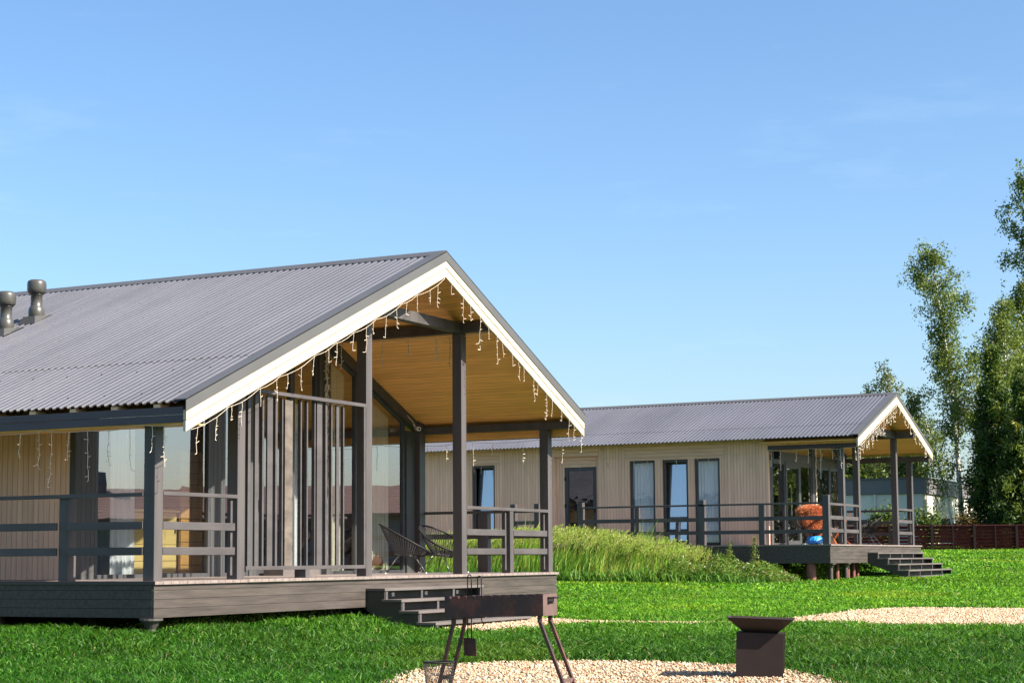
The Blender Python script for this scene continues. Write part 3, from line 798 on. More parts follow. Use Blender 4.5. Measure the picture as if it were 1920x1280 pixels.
hd = math.atan2(-.891, .454)             # facing to the right of the picture
string_chair((7.92, 1.45, .003), hd + .03, 'black string chair in side view, half hidden by the porch post')
string_chair((9.28, 1.55, .003), hd - .62, 'black string chair with its round rim turned towards the lawn, beside the porch rail')

def security_camera(P, to, label, s=1.0):
    e = empty('security_camera', P); tag(e, label, 'camera', 'white security cameras under the porch roofs')
    d = Vector(to).normalized(); p = Vector(P)
    m = MB(); m.tube([p - d * .08 * s, p - d * .075 * s, p + d * .06 * s, p + d * .062 * s], [.02 * s, .033 * s, .036 * s, .03 * s], 14); m.build('body', MT['white_plastic'], e, smooth=True)
    m = MB(); m.tube([p + d * .063 * s, p + d * .068 * s], .019 * s, 12); m.build('lens', MT['lens'], e)
    m = MB(); m.tube([p - d * .07 * s, p - d * .10 * s + Vector((0, 0, .03)), p - d * .14 * s + Vector((0, 0, .055))], .014 * s, 8); m.build('bracket', MT['white_plastic'], e)
    m = MB(); q = p - d * .12 * s; m.tube([q, q + Vector((-.05, 0, .10)), q + Vector((-.16, .02, .17)), q + Vector((-.2, .02, .20))], .007 * s, 5); m.build('cable', MT['wire'], e)
security_camera((9.79, 2.30, 2.39), (-.55, -.8, -.15), 'white security camera under the porch roof of the near house')

# ------------------------------------------------------------------ string lights on the near house
def along(x0, x1, y, dz, rz, n):
    return [(x0 + (x1 - x0) * i / n, y, rz(x0 + (x1 - x0) * i / n) + dz) for i in range(n + 1)]
G1 = 'icicle string lights on the near house'
icicles('string_lights', 'white icicle lights hanging from the left slope of the near gable', along(.0, 5.75, -.485, -.337, rz1, 10), .30, seed=3, sag=.04, lo=.10, hi=.36)
icicles('string_lights', 'white icicle lights hanging from the right slope of the near gable', along(5.9, 10.38, -.485, -.333, rz1, 13), .27, seed=5, sag=.05, lo=.10, hi=.46)
icicles('string_lights', 'pale icicle lights under the long beam inside the near porch', [(7.27, -.38, 3.55), (7.27, .02, 3.53), (7.28, .9, 3.55), (7.28, 1.7, 3.54), (7.28, 2.4, 3.55)], .36, seed=2, r=.006, lo=.16, hi=.50)
icicles('string_lights', 'white icicle lights hanging along the dark left eaves of the near house', [(-.05, -.36, 1.72), (-.07, .12, 1.735), (-.05, .9, 1.70), (-.05, 1.45, 1.735), (-.05, 2.3, 1.70), (-.05, 3.2, 1.73)], .27, seed=4, sag=.03, lo=.16, hi=.72)
icicles('string_lights', 'thin icicle lights under the right eaves of the near house, against the far roof', [(10.42, -.38, 2.19), (10.42, .6, 2.17), (10.42, 1.6, 2.18), (10.42, 2.6, 2.17), (10.42, 3.6, 2.17)], .42, seed=6, r=.004, sag=.04, lo=.12, hi=.48)
def bundle():
    rd = random.Random(9); m = MB()
    for k in range(5):
        x = 7.24 + rd.uniform(-.03, .03); pts = []; z = 3.5
        while z > (1.35 if k < 2 else 2.3):
            pts.append((x + rd.uniform(-.03, .03), 2.44 + rd.uniform(-.015, .01), z)); z -= .06
        m.tube(pts, .006, 4)
        for p in pts[::2]:
            m.tube([p, (p[0] + rd.uniform(-.08, .08), p[1] - .01, p[2] + rd.uniform(-.08, .05))], .006, 4)
    pts = [(7.26 + .03 * sin(i * .7), 2.44, 1.4 - i * .06) for i in range(23)]; m.tube(pts, .009, 5)
    o = m.build('string_lights', MT['wire'], None)
    tag(o, 'tangled bundle of light cable hanging down the thick mullion of the near porch', 'string lights')
bundle()

# ================================================================== FAR HOUSE
H2 = (27.611, .6744, .5313)
B2 = mk(H2)
RX2, RZ2t, SL2 = 4.796, 4.14, .349
KNEE = [RX2]
rz2 = lambda x: RZ2t - SL2 * abs(x - RX2)
YB2 = 13.6
h2 = empty('timber_house', (H2[0] + 4.8, H2[1] + 3, H2[2] - .85))
tag(h2, 'far beige timber house with five narrow openings along its side and a railed walkway', 'house', 'timber holiday houses')
corrugated(B2, h2, rz2, .86, RX2, 8.72, -.40, YB2, .112, .020, under=MT['roof'])
m = B2()
m.prism([(RX2 - .16, rz2(RX2 - .16) + .026), (RX2, RZ2t + .036), (RX2 + .16, rz2(RX2 + .16) + .026), (RX2 + .16, rz2(RX2 + .16) + .032), (RX2, RZ2t + .05), (RX2 - .16, rz2(RX2 - .16) + .032)], -.53, YB2 + .1, 'y')
m.build('ridge_cap', MT['trim'], h2)
for a, b in ((.86, RX2), (RX2, 8.725)):
    m = slope_strip(B2, rz2, a, b, -.545, -.533, -.07, .034)
    m.v += slope_strip(B2, rz2, a, b, -.545, -.36, .022, .036).v; m.f += [tuple(i + 8 for i in f) for f in m.f[:6]]
    m.build('verge_flashing', MT['trim'], h2)
    a2, b2 = max(a, .885), min(b, 8.70)
    slope_strip(B2, rz2, a2, b2, -.531, -.49, -.287, -.062).build('bargeboard', MT['barge'], h2)
    slope_strip(B2, rz2, max(a, 1.0), min(b, 8.66), -.489, 2.1, -.155, -.13).build('soffit', MT['soffit'], h2)
for (x0, x1, zt) in ((1.46, 1.62, 2.50), (2.86, 3.02, 3.035), (6.75, 6.91, 3.035), (8.46, 8.62, 2.44)):
    m = B2(); m.box(x0, x1, .05, .21, 0, zt); m.build('post', MT['post'], h2, bevel=.006)
m = B2(); m.box(2.75, 6.748, .052, .205, 3.038, 3.235); m.build('tie_beam', MT['post'], h2)
m = B2(); m.box(6.752, 6.905, -.47, 2.0, 3.038, 3.232); m.build('purlin', MT['post'], h2)
m = B2(); m.box(2.69, 2.748, -.47, 2.0, 3.038, 3.232); m.build('purlin', MT['post'], h2)
m = B2(); m.box(8.44, 8.60, -.47, 2.1, 2.442, 2.60); m.build('eaves_beam', MT['post'], h2)
m = B2(); m.box(1.352, 1.50, -.47, 2.05, 2.502, 2.612); m.build('eaves_beam', MT['fascia'], h2)
m = B2(); m.box(1.35, 1.38, -.47, 2.05, 2.615, 2.93); m.build('wall', MT['siding'], h2)
dk = B2(); dk.box(-.02, 9.18, -.03, 2.05, -.036, 0); dk.box(-.02, 1.35, 2.052, YB2, -.036, .001); dk.build('deck', MT['deck'], h2)
skirt(B2, h2, 0, 9.15, YB2, [-.037, -.115, -.205, -.295, -.385, -.48])
for x, y, mt_, r in ((.15, .55, 'pile_red', .12), (.75, .25, 'pile_red', .05), (1.55, .3, 'pile_red', .055), (2.35, .25, 'pile_red', .05), (3.05, .3, 'pile_red', .05), (3.75, .4, 'pile_red', .05)): pile(B2, h2, x, y, -.481, mt_, r, False)
for x, y in ((.35, .1), (1.75, .12), (6.5, .2), (9.0, .1), (.1, 2.4), (.1, 4.6), (.1, 7), (1.3, 1.6), (1.3, 3.4)): pile(B2, h2, x, y, -.481, 'pile')
Z2 = ((.99, 1.05), (.63, .725), (.30, .39))
def rs2(a, b, f0, f1, e=.05): return [('top_rail', a, b, f0, f1 + .03, *Z2[0]), ('mid_rail', a, b - e, f0, f1, *Z2[1]), ('lower_rail', a, b - e, f0, f1, *Z2[2])]
railing(B2, h2, 'x', rs2(.20, 1.458, .055, .085) + rs2(1.622, 2.858, .055, .085), [(.03, .195, .03, .195, 0, 1.24)], [(1.36, 1.40, .09, .12, .05, .98), (2.76, 2.80, .09, .12, .05, .98)])
railing(B2, h2, 'x', rs2(6.912, 8.458, .055, .085), [], [(8.36, 8.40, .09, .12, .05, .98)])
railing(B2, h2, 'y', rs2(.212, 2.04, 8.50, 8.53, 0), [])
railing(B2, h2, 'y', [('top_rail', .20, 6.84, .03, .09, 1.015, 1.062)] + [s for a, b in ((.20, 1.73), (1.89, 3.36), (3.55, 5.21), (5.33, 6.84)) for s in (('mid_rail', a, b, .04, .07, .615, .715), ('lower_rail', a, b, .04, .07, .28, .375))],
        [(.03, .19, 1.74, 1.88, 0, 1.013), (.03, .20, 3.37, 3.54, -.1, 1.18), (.03, .19, 5.22, 5.32, 0, 1.013), (.03, .20, 6.85, 7.0, -.1, 1.18)])
railing(B2, h2, 'y', [('mid_rail', 8.31, 8.87, .04, .07, .615, .715), ('lower_rail', 8.31, 8.87, .04, .07, .28, .375)], [(.03, .20, 8.15, 8.30, -.1, 1.18), (.03, .20, 8.88, 9.03, -.1, 1.18)])
steps(B2, h2, 3.40, 8.30, [(-.002, -.29, -.21), (-.24, -.56, -.362), (-.51, -.83, -.518), (-.78, -1.10, -.680), (-1.05, -1.38, -.838)], (3.44, 4.6, 5.85, 7.1, 8.22), -.90)
# side wall X = 1.35
XA = 1.35
def wall2(y0, y1, z0, z1, mat='siding', x0=XA, th=.13, nm='wall'):
    m = B2(); m.box(x0, x0 + th, y0, y1, z0, z1); m.build(nm, MT[mat], h2)
wall2(2.05, 3.29, -.03, 2.92); wall2(6.17, 6.948, -.03, 2.92); wall2(8.322, 10.05, -.03, 2.92); wall2(11.05, YB2, -.03, 2.92)
wall2(3.292, 6.168, 2.335, 2.92, 'siding_h'); wall2(6.95, 8.32, 2.50, 2.92, 'siding_h', XA - .01); wall2(10.052, 11.048, 2.345, 2.92, 'siding_h')
wall2(6.95, 7.06, -.03, 2.498, 'siding', XA + .10, .06); wall2(8.04, 8.32, -.03, 2.498, 'siding', XA + .10, .06); wall2(7.062, 8.038, 2.215, 2.497, 'siding_h', XA + .10, .06)
for a, b in ((3.292, 3.40), (4.13, 4.31), (5.06, 5.27), (6.03, 6.168)): wall2(a, b, -.03, 2.333, 'siding', XA, .10)
for a, b in ((10.052, 10.19), (10.92, 11.048)): wall2(a, b, -.03, 2.343, 'siding', XA, .10)
def window_x(y0, y1, z0, z1, x, tilt=0, mat='glass_wavy', name='window', fw=.06):
    fr = B2()
    for a, b in ((y0, y0 + fw), (y1 - fw, y1)): fr.box(x, x + .07, a, b, z0, z1)
    fr.box(x + .002, x + .068, y0 + fw, y1 - fw, z0, z0 + fw); fr.box(x + .002, x + .068, y0 + fw, y1 - fw, z1 - fw, z1)
    f = fr.build(name, MT['frame'], h2)
    a, b = y0 + fw, y1 - fw
    if tilt:
        t = tan_ = math.tan(radians(tilt)); H = z1 - z0 - 2 * fw; zb = z0 + fw
        lf = B2(); xx = x + .075
        def P(y, z): return (xx + (z - zb) * t, y, z)
        for (ya, yb, za, zb2) in ((a, a + .05, zb, zb + H), (b - .05, b, zb, zb + H), (a + .05, b - .05, zb, zb + .05), (a + .05, b - .05, zb + H - .05, zb + H)):
            q = [P(ya, za), P(yb, za), P(yb, zb2), P(ya, zb2)]; q2 = [(p[0] + .04, p[1], p[2]) for p in q]
            lf.add(q + q2, [(0, 3, 2, 1), (4, 5, 6, 7), (0, 1, 5, 4), (1, 2, 6, 5), (2, 3, 7, 6), (3, 0, 4, 7)])
        s = lf.build('sash', MT['frame'], f)
        g = B2(); k = .02
        g.add([(P(a + .05, zb + .05)[0] + k, a + .05, zb + .05), (P(a, zb + H - .05)[0] + k, a + .05, zb + H - .05), (P(a, zb + H - .05)[0] + k, b - .05, zb + H - .05), (P(a, zb + .05)[0] + k, b - .05, zb + .05)], [(0, 1, 2, 3)])
        g.build('pane', MT[mat], f)
    else:
        g = B2(); g.add([(x + .035, a, z0 + fw), (x + .035, a, z1 - fw), (x + .035, b, z1 - fw), (x + .035, b, z0 + fw)], [(0, 1, 2, 3)])
        g.build('pane', MT[mat], f)
    return f
XF = XA + .06
window_x(3.41, 4.12, .03, 2.33, XF); window_x(4.32, 5.05, .03, 2.33, XF, 4.5, 'glass_far'); window_x(5.28, 6.02, .03, 2.33, XF)
window_x(10.20, 10.91, .03, 2.34, XF, 4.5, 'glass_far')
d = window_x(7.07, 8.03, .0, 2.21, XA + .11, 0, 'glass_wavy', 'door', .10)
m = B2(); m.box(XA + .07, XA + .11, 7.11, 7.13, .95, 1.10); m.build('handle', MT['black'], d)
for z in (.3, 1.1, 1.85):
    m = B2(); m.box(XA + .09, XA + .109, 8.0, 8.04, z, z + .1); m.build('hinge', MT['black'], d)
GC = 'sheer curtains in the side windows of the far house'
for y0, y1, lab in ((3.45, 4.08, 'sheer white curtain in the side window nearest the far porch'), (4.36, 5.0, 'sheer white curtain in the bright blue middle window of three'), (5.32, 5.98, 'sheer white curtain in the leftmost of the three close windows'), (10.25, 10.86, 'sheer white curtain in the lone bright blue side window')):
    curtain_x(B2, XA + (.45 if 'blue' in lab else .19), y0 - .05, y1 + .05, .06, 2.4, lab)
# front glazing of the far house, Y = 2.05
top2 = lambda x: rz2(x) - .29
m = B2(); m.box(1.352, 1.72, 2.052, 2.15, 0, 2.6); m.build('corner_post', MT['post'], h2)
m = B2(); m.box(1.72, 8.2, 2.06, 2.13, 2.25, 2.46); m.build('transom', MT['post'], h2)
tq = lambda x: 2.25
window_y(B2, h2, 2.06, 1.722, 2.80, .0, tq, .06, 'glass_far'); window_y(B2, h2, 2.06, 4.12, 5.20, .0, tq, .06, 'glass_far'); window_y(B2, h2, 2.06, 5.55, 6.9, .0, tq, .06, 'glass_wavy'); window_y(B2, h2, 2.06, 6.95, 8.1, .0, tq, .06, 'glass_wavy')
d = window_y(B2, h2, 2.05, 2.82, 4.10, .0, tq, .13, 'glass_far', .08, 'door')
m = B2(); m.tube([(3.05, 1.98, .8), (3.05, 1.98, 1.6)], .018, 8); m.build('handle', MT['black_metal'], d)
m = B2(); m.box(5.205, 5.545, 2.04, 2.14, 0, top2(5.5)); m.build('mullion', MT['dark_boards'], h2)
window_y(B2, h2, 2.06, 1.722, 5.20, 2.465, top2, .06); window_y(B2, h2, 2.06, 5.55, 8.1, 2.465, lambda x: max(top2(x), 2.6), .06)
m = B2(); m.box(8.10, 8.30, 2.0, 2.2, 0, 2.7); m.build('corner_post', MT['dark_boards'], h2)
for a, b in ((1.4, RX2), (RX2, 8.5)): slope_strip(B2, rz2, a, b, 1.99, 2.13, -.30, -.157).build('rafter', MT['post'], h2)
m = B2(); m.box(8.2, 8.35, 2.2, YB2, -.03, 2.8); m.build('wall', MT['siding'], h2)
m = B2(); m.prism([(1.4, 0), (8.3, 0), (8.3, 2.7), (RX2, 3.95), (1.4, 2.75)], YB2 - .1, YB2, 'y'); m.build('wall', MT['siding_h'], h2)
m = B2(); m.prism([(1.5, .02), (8.19, .02), (8.19, 2.6), (RX2, 3.9), (1.5, 2.75)], 6.4, 6.5, 'y'); m.build('partition', MT['interior'], h2)
m = B2(); m.box(1.49, 8.19, 2.16, YB2 - .11, -.03, .004); m.build('floor', MT['interior_floor'], h2)
m = B2(); m.box(3.6, 3.7, 6.51, YB2 - .11, .005, 2.9); m.build('partition', MT['interior'], h2)
m = B2(); m.box(1.70, 1.82, 1.85, 2.0, 2.28, 2.48); m.build('wall_lamp', MT['black'], h2)
o = curtain_y(B2, 2.28, 5.6, 7.95, .05, 2.2, 'heavy dark curtain behind the right pane of the far porch', 'black_cloth')
o = curtain_y(B2, 2.45, 1.75, 2.1, .05, 2.2, 'pale tied curtain at the left edge of the far porch glass', 'curtain')
security_camera((H2[0] + 8.05, H2[1] + 1.85, H2[2] + 2.40), (-.75, -.6, -.1), 'white security camera under the porch roof of the far house', 1.5)
W2c = lambda x, y, z: (H2[0] + x, H2[1] + y, H2[2] + z)
al2 = lambda a, b, n: [(H2[0] + x, y + H2[1], z + H2[2]) for x, y, z in along(a, b, -.56, -.287, rz2, n)]
icicles('string_lights', 'white icicle lights bunched along the left slope of the far gable', al2(.95, 4.7, 8), .16, seed=3, r=.0065, lo=.10, hi=.40, tw=.06)
icicles('string_lights', 'white icicle lights along the right slope of the far gable', al2(4.85, 8.65, 8), .30, seed=4, r=.0065, lo=.10, hi=.34, tw=.06)
icicles('string_lights', 'white icicle lights swagged under the side beam of the far porch', [W2c(1.33, -.45, 2.52), W2c(1.33, .8, 2.50), W2c(1.33, 2.1, 2.51)], .30, seed=7, r=.0065, sag=.05, lo=.12, hi=.75, tw=.06)
icicles('string_lights', 'thin icicle lights strung across the side wall above the far windows', [W2c(1.32, y, 2.44 - .05 * (y > 9)) for y in (2.2, 3.3, 4.4, 5.5, 6.6, 7.7, 8.8, 9.9, 11, 12)], .42, seed=1, r=.005, sag=.02, lo=.10, hi=.42, tw=.04)
m = MB(); rd = random.Random(4)
pts = [(*W2c(5.40, 2.0, 0)[:2], H2[2] + 2.9 - i * .07) for i in range(36)]
m.tube([(p[0] + rd.uniform(-.05, .05), p[1], p[2]) for p in pts], .013, 5); m.tube([(p[0] + rd.uniform(-.06, .06), p[1] - .01, p[2]) for p in pts[:26]], .013, 5)
tag(m.build('string_lights', MT['wire'], None), 'tangled light cable hanging down the mullion of the far porch', 'string lights')

# far porch furniture
fz = H2[2] + .003
string_chair((H2[0] + 7.3, H2[1] + 1.1, fz), hd + pi + .12, 'black string chair on the far porch, its rim rising to the right', scale=1.12)
ch = string_chair((H2[0] + .80, H2[1] + .68, fz), radians(205), 'black string chair under a ginger fur throw on the far walkway', scale=1.05)
def fur_throw():
    # shaggy hide folded over the seat: a bent sheet of lobes grown with hair
    n = 26000
    t = R.uniform(0, 1, n); s = R.uniform(-1, 1, n)
    # rounded bundles of hide: one over the chair back, two on the seat, one hanging in front
    lob = np.array([(-.30, 0, .84, .17, .29, .12), (-.24, -.15, .58, .15, .14, .16), (-.22, .15, .60, .15, .14, .15), (-.10, .02, .34, .13, .13, .20)])
    k = R.choice(4, n, p=[.38, .23, .23, .16]); D0 = R.normal(0, 1, (n, 3)); D0 /= np.linalg.norm(D0, axis=1, keepdims=True)
    D0 *= 1 + .10 * np.sin(9 * D0[:, :1] + 5 * D0[:, 1:2])
    P = lob[k, :3] + D0 * lob[k, 3:]
    a = radians(205); X = P[:, 0] * cos(a) - P[:, 1] * sin(a); Y = P[:, 0] * sin(a) + P[:, 1] * cos(a)
    P = np.stack([X + H2[0] + .80, Y + H2[1] + .68, P[:, 2] + fz], -1)
    D = R.normal(0, .55, (n, 3)) + np.stack([D0[:, 0] * cos(a) - D0[:, 1] * sin(a), D0[:, 0] * sin(a) + D0[:, 1] * cos(a), D0[:, 2] - .35], -1) * .8; D /= np.linalg.norm(D, axis=1, keepdims=True)
    side = np.cross(D, R.normal(0, 1, (n, 3))); side /= np.linalg.norm(side, axis=1, keepdims=True)
    L = R.uniform(.06, .13, (n, 1)); wd = .007
    V = np.stack([P - side * wd, P + side * wd, P + D * L], 1)
    c = np.array([.46, .19, .085]) * R.uniform(.5, 1.5, (n, 1)); c = np.repeat(c, 3, 0); c[2::3] *= 1.5
    # a closed felt body underneath carries the hair
    o = npmesh('fur_throw', V.reshape(-1, 3), np.arange(n * 3).reshape(-1, 3), 3, MT['fur'], c)
    tag(o, 'shaggy ginger fur throw draped over the string chair behind the walkway rail', 'fur throw')
fur_throw()
def blue_bag():
    mb = MB(); x, y = H2[0] + .62, H2[1] + .60
    mb.lathe([(.12, fz), (.19, fz + .02), (.21, fz + .09), (.19, fz + .16), (.14, fz + .20), (.05, fz + .19), (.0, fz + .185)], x, y, 22)
    rd = random.Random(2); mb.v = [(a + rd.uniform(-.015, .015), b + rd.uniform(-.015, .015), c + rd.uniform(0, .015)) for a, b, c in mb.v]
    tag(mb.build('plastic_bag', MT['blue'], None), 'crumpled bright blue plastic bag on the far deck under the fur throw', 'bag')
blue_bag()
def folding_chair(x, y, rz, label):
    e = empty('folding_chair', (x, y, fz), None, rz); tag(e, label, 'chair', 'orange wooden folding chairs')
    for s in (-.24, .24):
        m = MB(); m.bar((-.30, s, .86), (.26, s, .0), .03, .045, (0, 1, 0)); m.build('leg', MT['orange_wood'], e, local=True)
        m = MB(); m.bar((-.30, s * .86, .0), (.24, s * .86, .44), .03, .045, (0, 1, 0)); m.build('leg', MT['orange_wood'], e, local=True)
    for p in ((-.22, .0), ):
        m = MB(); m.bar((.20, -.26, .05), (.20, .26, .05), .03, .03); m.bar((-.22, -.22, .05), (-.22, .22, .05), .03, .03); m.bar((.22, -.24, .43), (.22, .24, .43), .03, .03); m.build('crossbar', MT['orange_wood'], e, local=True)
    m = MB(); V = []; n = 8
    for i in range(n + 1):
        t = i / n; xx = -.29 + .52 * t; zz = .86 + (.42 - .86) * t - .10 * sin(pi * t)
        V += [(xx, -.22, zz), (xx, .22, zz), (xx, -.22, zz - .012), (xx, .22, zz - .012)]
    fs = []
    for i in range(n):
        a = 4 * i; fs += [(a, a + 1, a + 5, a + 4), (a + 2, a + 6, a + 7, a + 3), (a, a + 4, a + 6, a + 2), (a + 1, a + 3, a + 7, a + 5)]
    fs += [(0, 2, 3, 1), (4 * n, 4 * n + 1, 4 * n + 3, 4 * n + 2)]
    m.add(V, fs); m.build('sling_seat', MT['stripe'], e, local=True)
    return e
folding_chair(H2[0] + 2.6, H2[1] + .95, hd + .25, 'orange wooden folding chair with grey sling, nearer the fur throw')
folding_chair(H2[0] + 4.1, H2[1] + .95, hd + pi - .2, 'orange wooden folding chair beside the second post of the far porch')
# ================================================================== FOREGROUND
def brazier():
    A = gp(1435, 1266)
    d = 13.55
    def at(u, dd): 
        r_ = ray(u, 1200); return C + r_ * (dd / (r_ @ FH))
    P = at(1018, d); x0, y0 = P[0], P[1]                  # near right corner (of the long face) ; long axis runs to +Y
    zg = float(gz(x0, y0)); zt = C[2] - (1109 - 1043.5) * d / F; h = 40.6 * d / F
    L, W = .85, .245; z0, z1 = zt - h, zt
    e = empty('brazier', (x0 + W / 2, y0 + L / 2, zg)); tag(e, 'rusty rectangular charcoal brazier on four splayed legs with notched rim', 'brazier')
    tl = -.022 / L * 1.0                                    # it leans a little to its far end
    def Z(y, z): return z + tl * (y - y0)
    def plate(x, name, mat, notch=True):
        # notched long plate in the plane X = x
        N = 11; top = []
        for k in range(N):
            yc = y0 + .05 + (L - .1) * k / (N - 1)
            top += [(yc - .012, z1), (yc - .008, z1 - .018), (yc + .006, z1 - .018), (yc + .010, z1)] if notch else []
        poly = [(y0, z0)] + [(y0, z1)] + top + [(y0 + L, z1)] + [(y0 + L, z0)]
        m = MB(); m.prism([(a, Z(a, b)) for a, b in poly], x, x + .004, 'x'); m.build(name, MT[mat], e)
    plate(x0, 'side_plate', 'rust'); plate(x0 + W - .004, 'side_plate', 'rust')
    for yy, mt in ((y0 - .004, 'rust_sunlit'), (y0 + L, 'rust')):
        m = MB(); m.prism([(x0, Z(yy, z0)), (x0 + W, Z(yy, z0)), (x0 + W, Z(yy, z1)), (x0, Z(yy, z1))], yy, yy + .004, 'y'); o = m.build('end_plate', MT[mt], e)
        if mt == 'rust_sunlit':
            m = MB(); m.tube([(x0 + .08, yy - .002, Z(yy, z1 - .03)), (x0 + .08, yy - .05, Z(yy, z1 - .03)), (x0 + .18, yy - .05, Z(yy, z1 - .03)), (x0 + .18, yy - .002, Z(yy, z1 - .03))], .007, 6)
            m.prism([(x0 + .075, z1 - .085), (x0 + .185, z1 - .06), (x0 + .185, z1 - .028), (x0 + .075, z1 - .028)], yy - .0035, yy - .001, 'y'); m.build('handle', MT['black'], o)
    m = MB(); m.add([(x0, y0, Z(y0, z0 + .01)), (x0 + W, y0, Z(y0, z0 + .01)), (x0 + W, y0 + L, Z(y0 + L, z0 + .01)), (x0, y0 + L, Z(y0 + L, z0 + .01))], [(0, 1, 2, 3)]); m.build('base_plate', MT['rust'], e)
    def leg(xa, ya, yb, foot):
        m = MB(); za = Z(ya, z0); m.bar((xa, ya, za + .0), (xa, ya, za - .05), .028, .028, (1, 0, 0)); m.bar((xa, ya, za - .04), (xa, yb, foot), .024, .024, (1, 0, 0))
        o = m.build('leg', MT['rust'], e)
        m = MB(); m.tube([(xa - .020, ya, za - .042), (xa - .010, ya, za - .042)], .010, 8); m.build('bolt', MT['pile'], o)
    fz_ = float(gz(x0, y0)) - .01
    for xa in (x0 + .03, x0 + W - .03):
        leg(xa, y0 + .04, y0 - .19, fz_); leg(xa, y0 + L - .06, y0 + L + .09, fz_)
    for (ya, yb, fr) in ((y0 + .04, y0 - .19, .80), (y0 + L - .06, y0 + L + .09, .72)):
        q = .80 if fr == .8 else .80; yy = ya + (yb - ya) * q; zz = (z0 - .04) + (fz_ - z0 + .04) * q
        m = MB(); m.bar((x0 + .045, yy, zz), (x0 + W - .045, yy, zz), .02, .03); m.build('crossbar', MT['rust_sunlit'] if fr == .8 else MT['rust'], e)
    # tools hanging on the far end
    def loop(xa, ya, zb, label, name, plate_):
        t = empty(name, (xa, ya, zb)); tag(t, label, 'fire tool')
        zt2 = z1 + .145 - (.0 if plate_ else .01); wv = .017
        p = [(xa - .0, ya - wv, zb + (.13 if plate_ else 0)), (xa, ya - wv, zt2 - .02)] + [(xa, ya + wv * cos(q), zt2 - .02 + .02 * sin(q)) for q in np.linspace(pi, 0, 7)] + [(xa, ya + wv, zb + (.13 if plate_ else .05))]
        m = MB(); m.tube(p, .0045, 6); m.build('handle', MT['black'], t, smooth=True)
        if plate_:
            m = MB(); m.prism([(ya - .06, zb), (ya + .05, zb + .005), (ya + .055, zb + .145), (ya - .055, zb + .14)], xa - .002, xa + .002, 'x'); m.build('blade', MT['rust'], t)
        else:
            m = MB(); m.tube([(xa, ya - wv, zb), (xa, ya - wv - .02, zb - .02), (xa, ya - wv - .01, zb - .045)], .0045, 5); m.build('hook', MT['black'], t)
    loop(x0 + W + .02, y0 + L - .075, z0 - .33, 'ash shovel with wire loop handle hanging behind the brazier', 'ash_shovel', True)
    loop(x0 + W + .02, y0 + L - .165, z0 - .05, 'thin wire loop poker standing at the back of the brazier', 'poker', False)
    # wire basket in front of the far legs
    r_ = ray(823, 1240); dd = 13.1; Q = C + r_ * (dd / (r_ @ FH)); qz = float(gz(Q[0], Q[1]))
    e2 = empty('wire_basket', (Q[0], Q[1], qz)); tag(e2, 'black wire mesh waste basket standing on gravel beside the brazier legs', 'basket')
    zt = Q[2]; rt, rb = .113, .085
    m = MB(); n = 40
    ringz = lambda rr, z: [(Q[0] + rr * cos(2 * pi * i / n), Q[1] + rr * sin(2 * pi * i / n), z) for i in range(n)]
    m.tube(ringz(rt, zt), .006, 6, True); m.build('rim', MT['black'], e2, smooth=True)
    m = MB(); nv = 44
    for s in (1, -1):
        for i in range(nv):
            pts = []
            for k in range(7):
                t = k / 6; a = 2 * pi * i / nv + s * t * .9; rr = rb + (rt - rb) * t; pts.append((Q[0] + rr * cos(a), Q[1] + rr * sin(a), qz + .01 + (zt - qz - .012) * t))
            m.tube(pts, .0013, 3)
    m.build('mesh', MT['black'], e2)
    m = MB(); m.lathe([(rb, qz + .004), (rb + .001, qz + .014)], Q[0], Q[1], 30); m.build('base', MT['black'], e2)
brazier()

def fire_bowl():
    d = 14.9
    def at(u, v, dd=d):
        r_ = ray(u, v); return C + r_ * (dd / (r_ @ FH))
    P = at(1425, 1264); x, y = P[0], P[1]; z = float(gz(x, y))
    px = d / F; S = 87.5 * px; H = 84 * px
    rz = math.atan2(-.29, -.957) + .0                      # outward normal of the face towards the viewer
    e = empty('fire_bowl', (x + .95 * S / 2, y + .32 * S / 2, z), None, rz + pi); e.rotation_euler = (radians(0), radians(0), rz + pi)
    e.rotation_mode = 'XYZ'
    tag(e, 'dark brown steel fire bowl, a flared square tray on a square box plinth', 'fire bowl')
    s = S / 2
    m = MB(); t = .004
    m.box(-s, -s + t, -s, s, -.03, H); m.box(s - t, s, -s, s, -.03, H); m.box(-s + t, s - t, s - t, s, -.03, H)
    m.box(-s + .012, s - t, -s + .010, -s + .014, .0, H - .03); m.box(-s + t, s - t, -s + t, s - t, H - .006, H - .001); m.build('plinth', MT['ash_box'], e, local=True, bevel=.002)
    h0, h1 = H + .0, H + 26 * px + .006; b0, b1 = 31 * px, 67.5 * px * .93
    V = [(-b0, -b0, h0), (b0, -b0, h0), (b0, b0, h0), (-b0, b0, h0), (-b1, -b1, h1), (b1, -b1, h1), (b1, b1, h1), (-b1, b1, h1)]
    k = .006; V += [(a * (1 - .02) , b * (1 - .02), c + k) for a, b, c in V[:4]] + [(a * .985, b * .985, c + .001) for a, b, c in V[4:8]]
    fs = [(3, 2, 1, 0), (0, 1, 5, 4), (1, 2, 6, 5), (2, 3, 7, 6), (3, 0, 4, 7), (8, 9, 10, 11), (9, 8, 12, 13), (10, 9, 13, 14), (11, 10, 14, 15), (8, 11, 15, 12), (4, 5, 13, 12), (5, 6, 14, 13), (6, 7, 15, 14), (7, 4, 12, 15)]
    m = MB(); m.add(V, fs); m.build('tray', MT['bowl'], e, local=True)
    e.rotation_euler = (Matrix.Rotation(radians(2.2), 3, Vector((FH[0], FH[1], 0))) @ Matrix.Rotation(rz + pi, 3, 'Z')).to_euler()
fire_bowl()

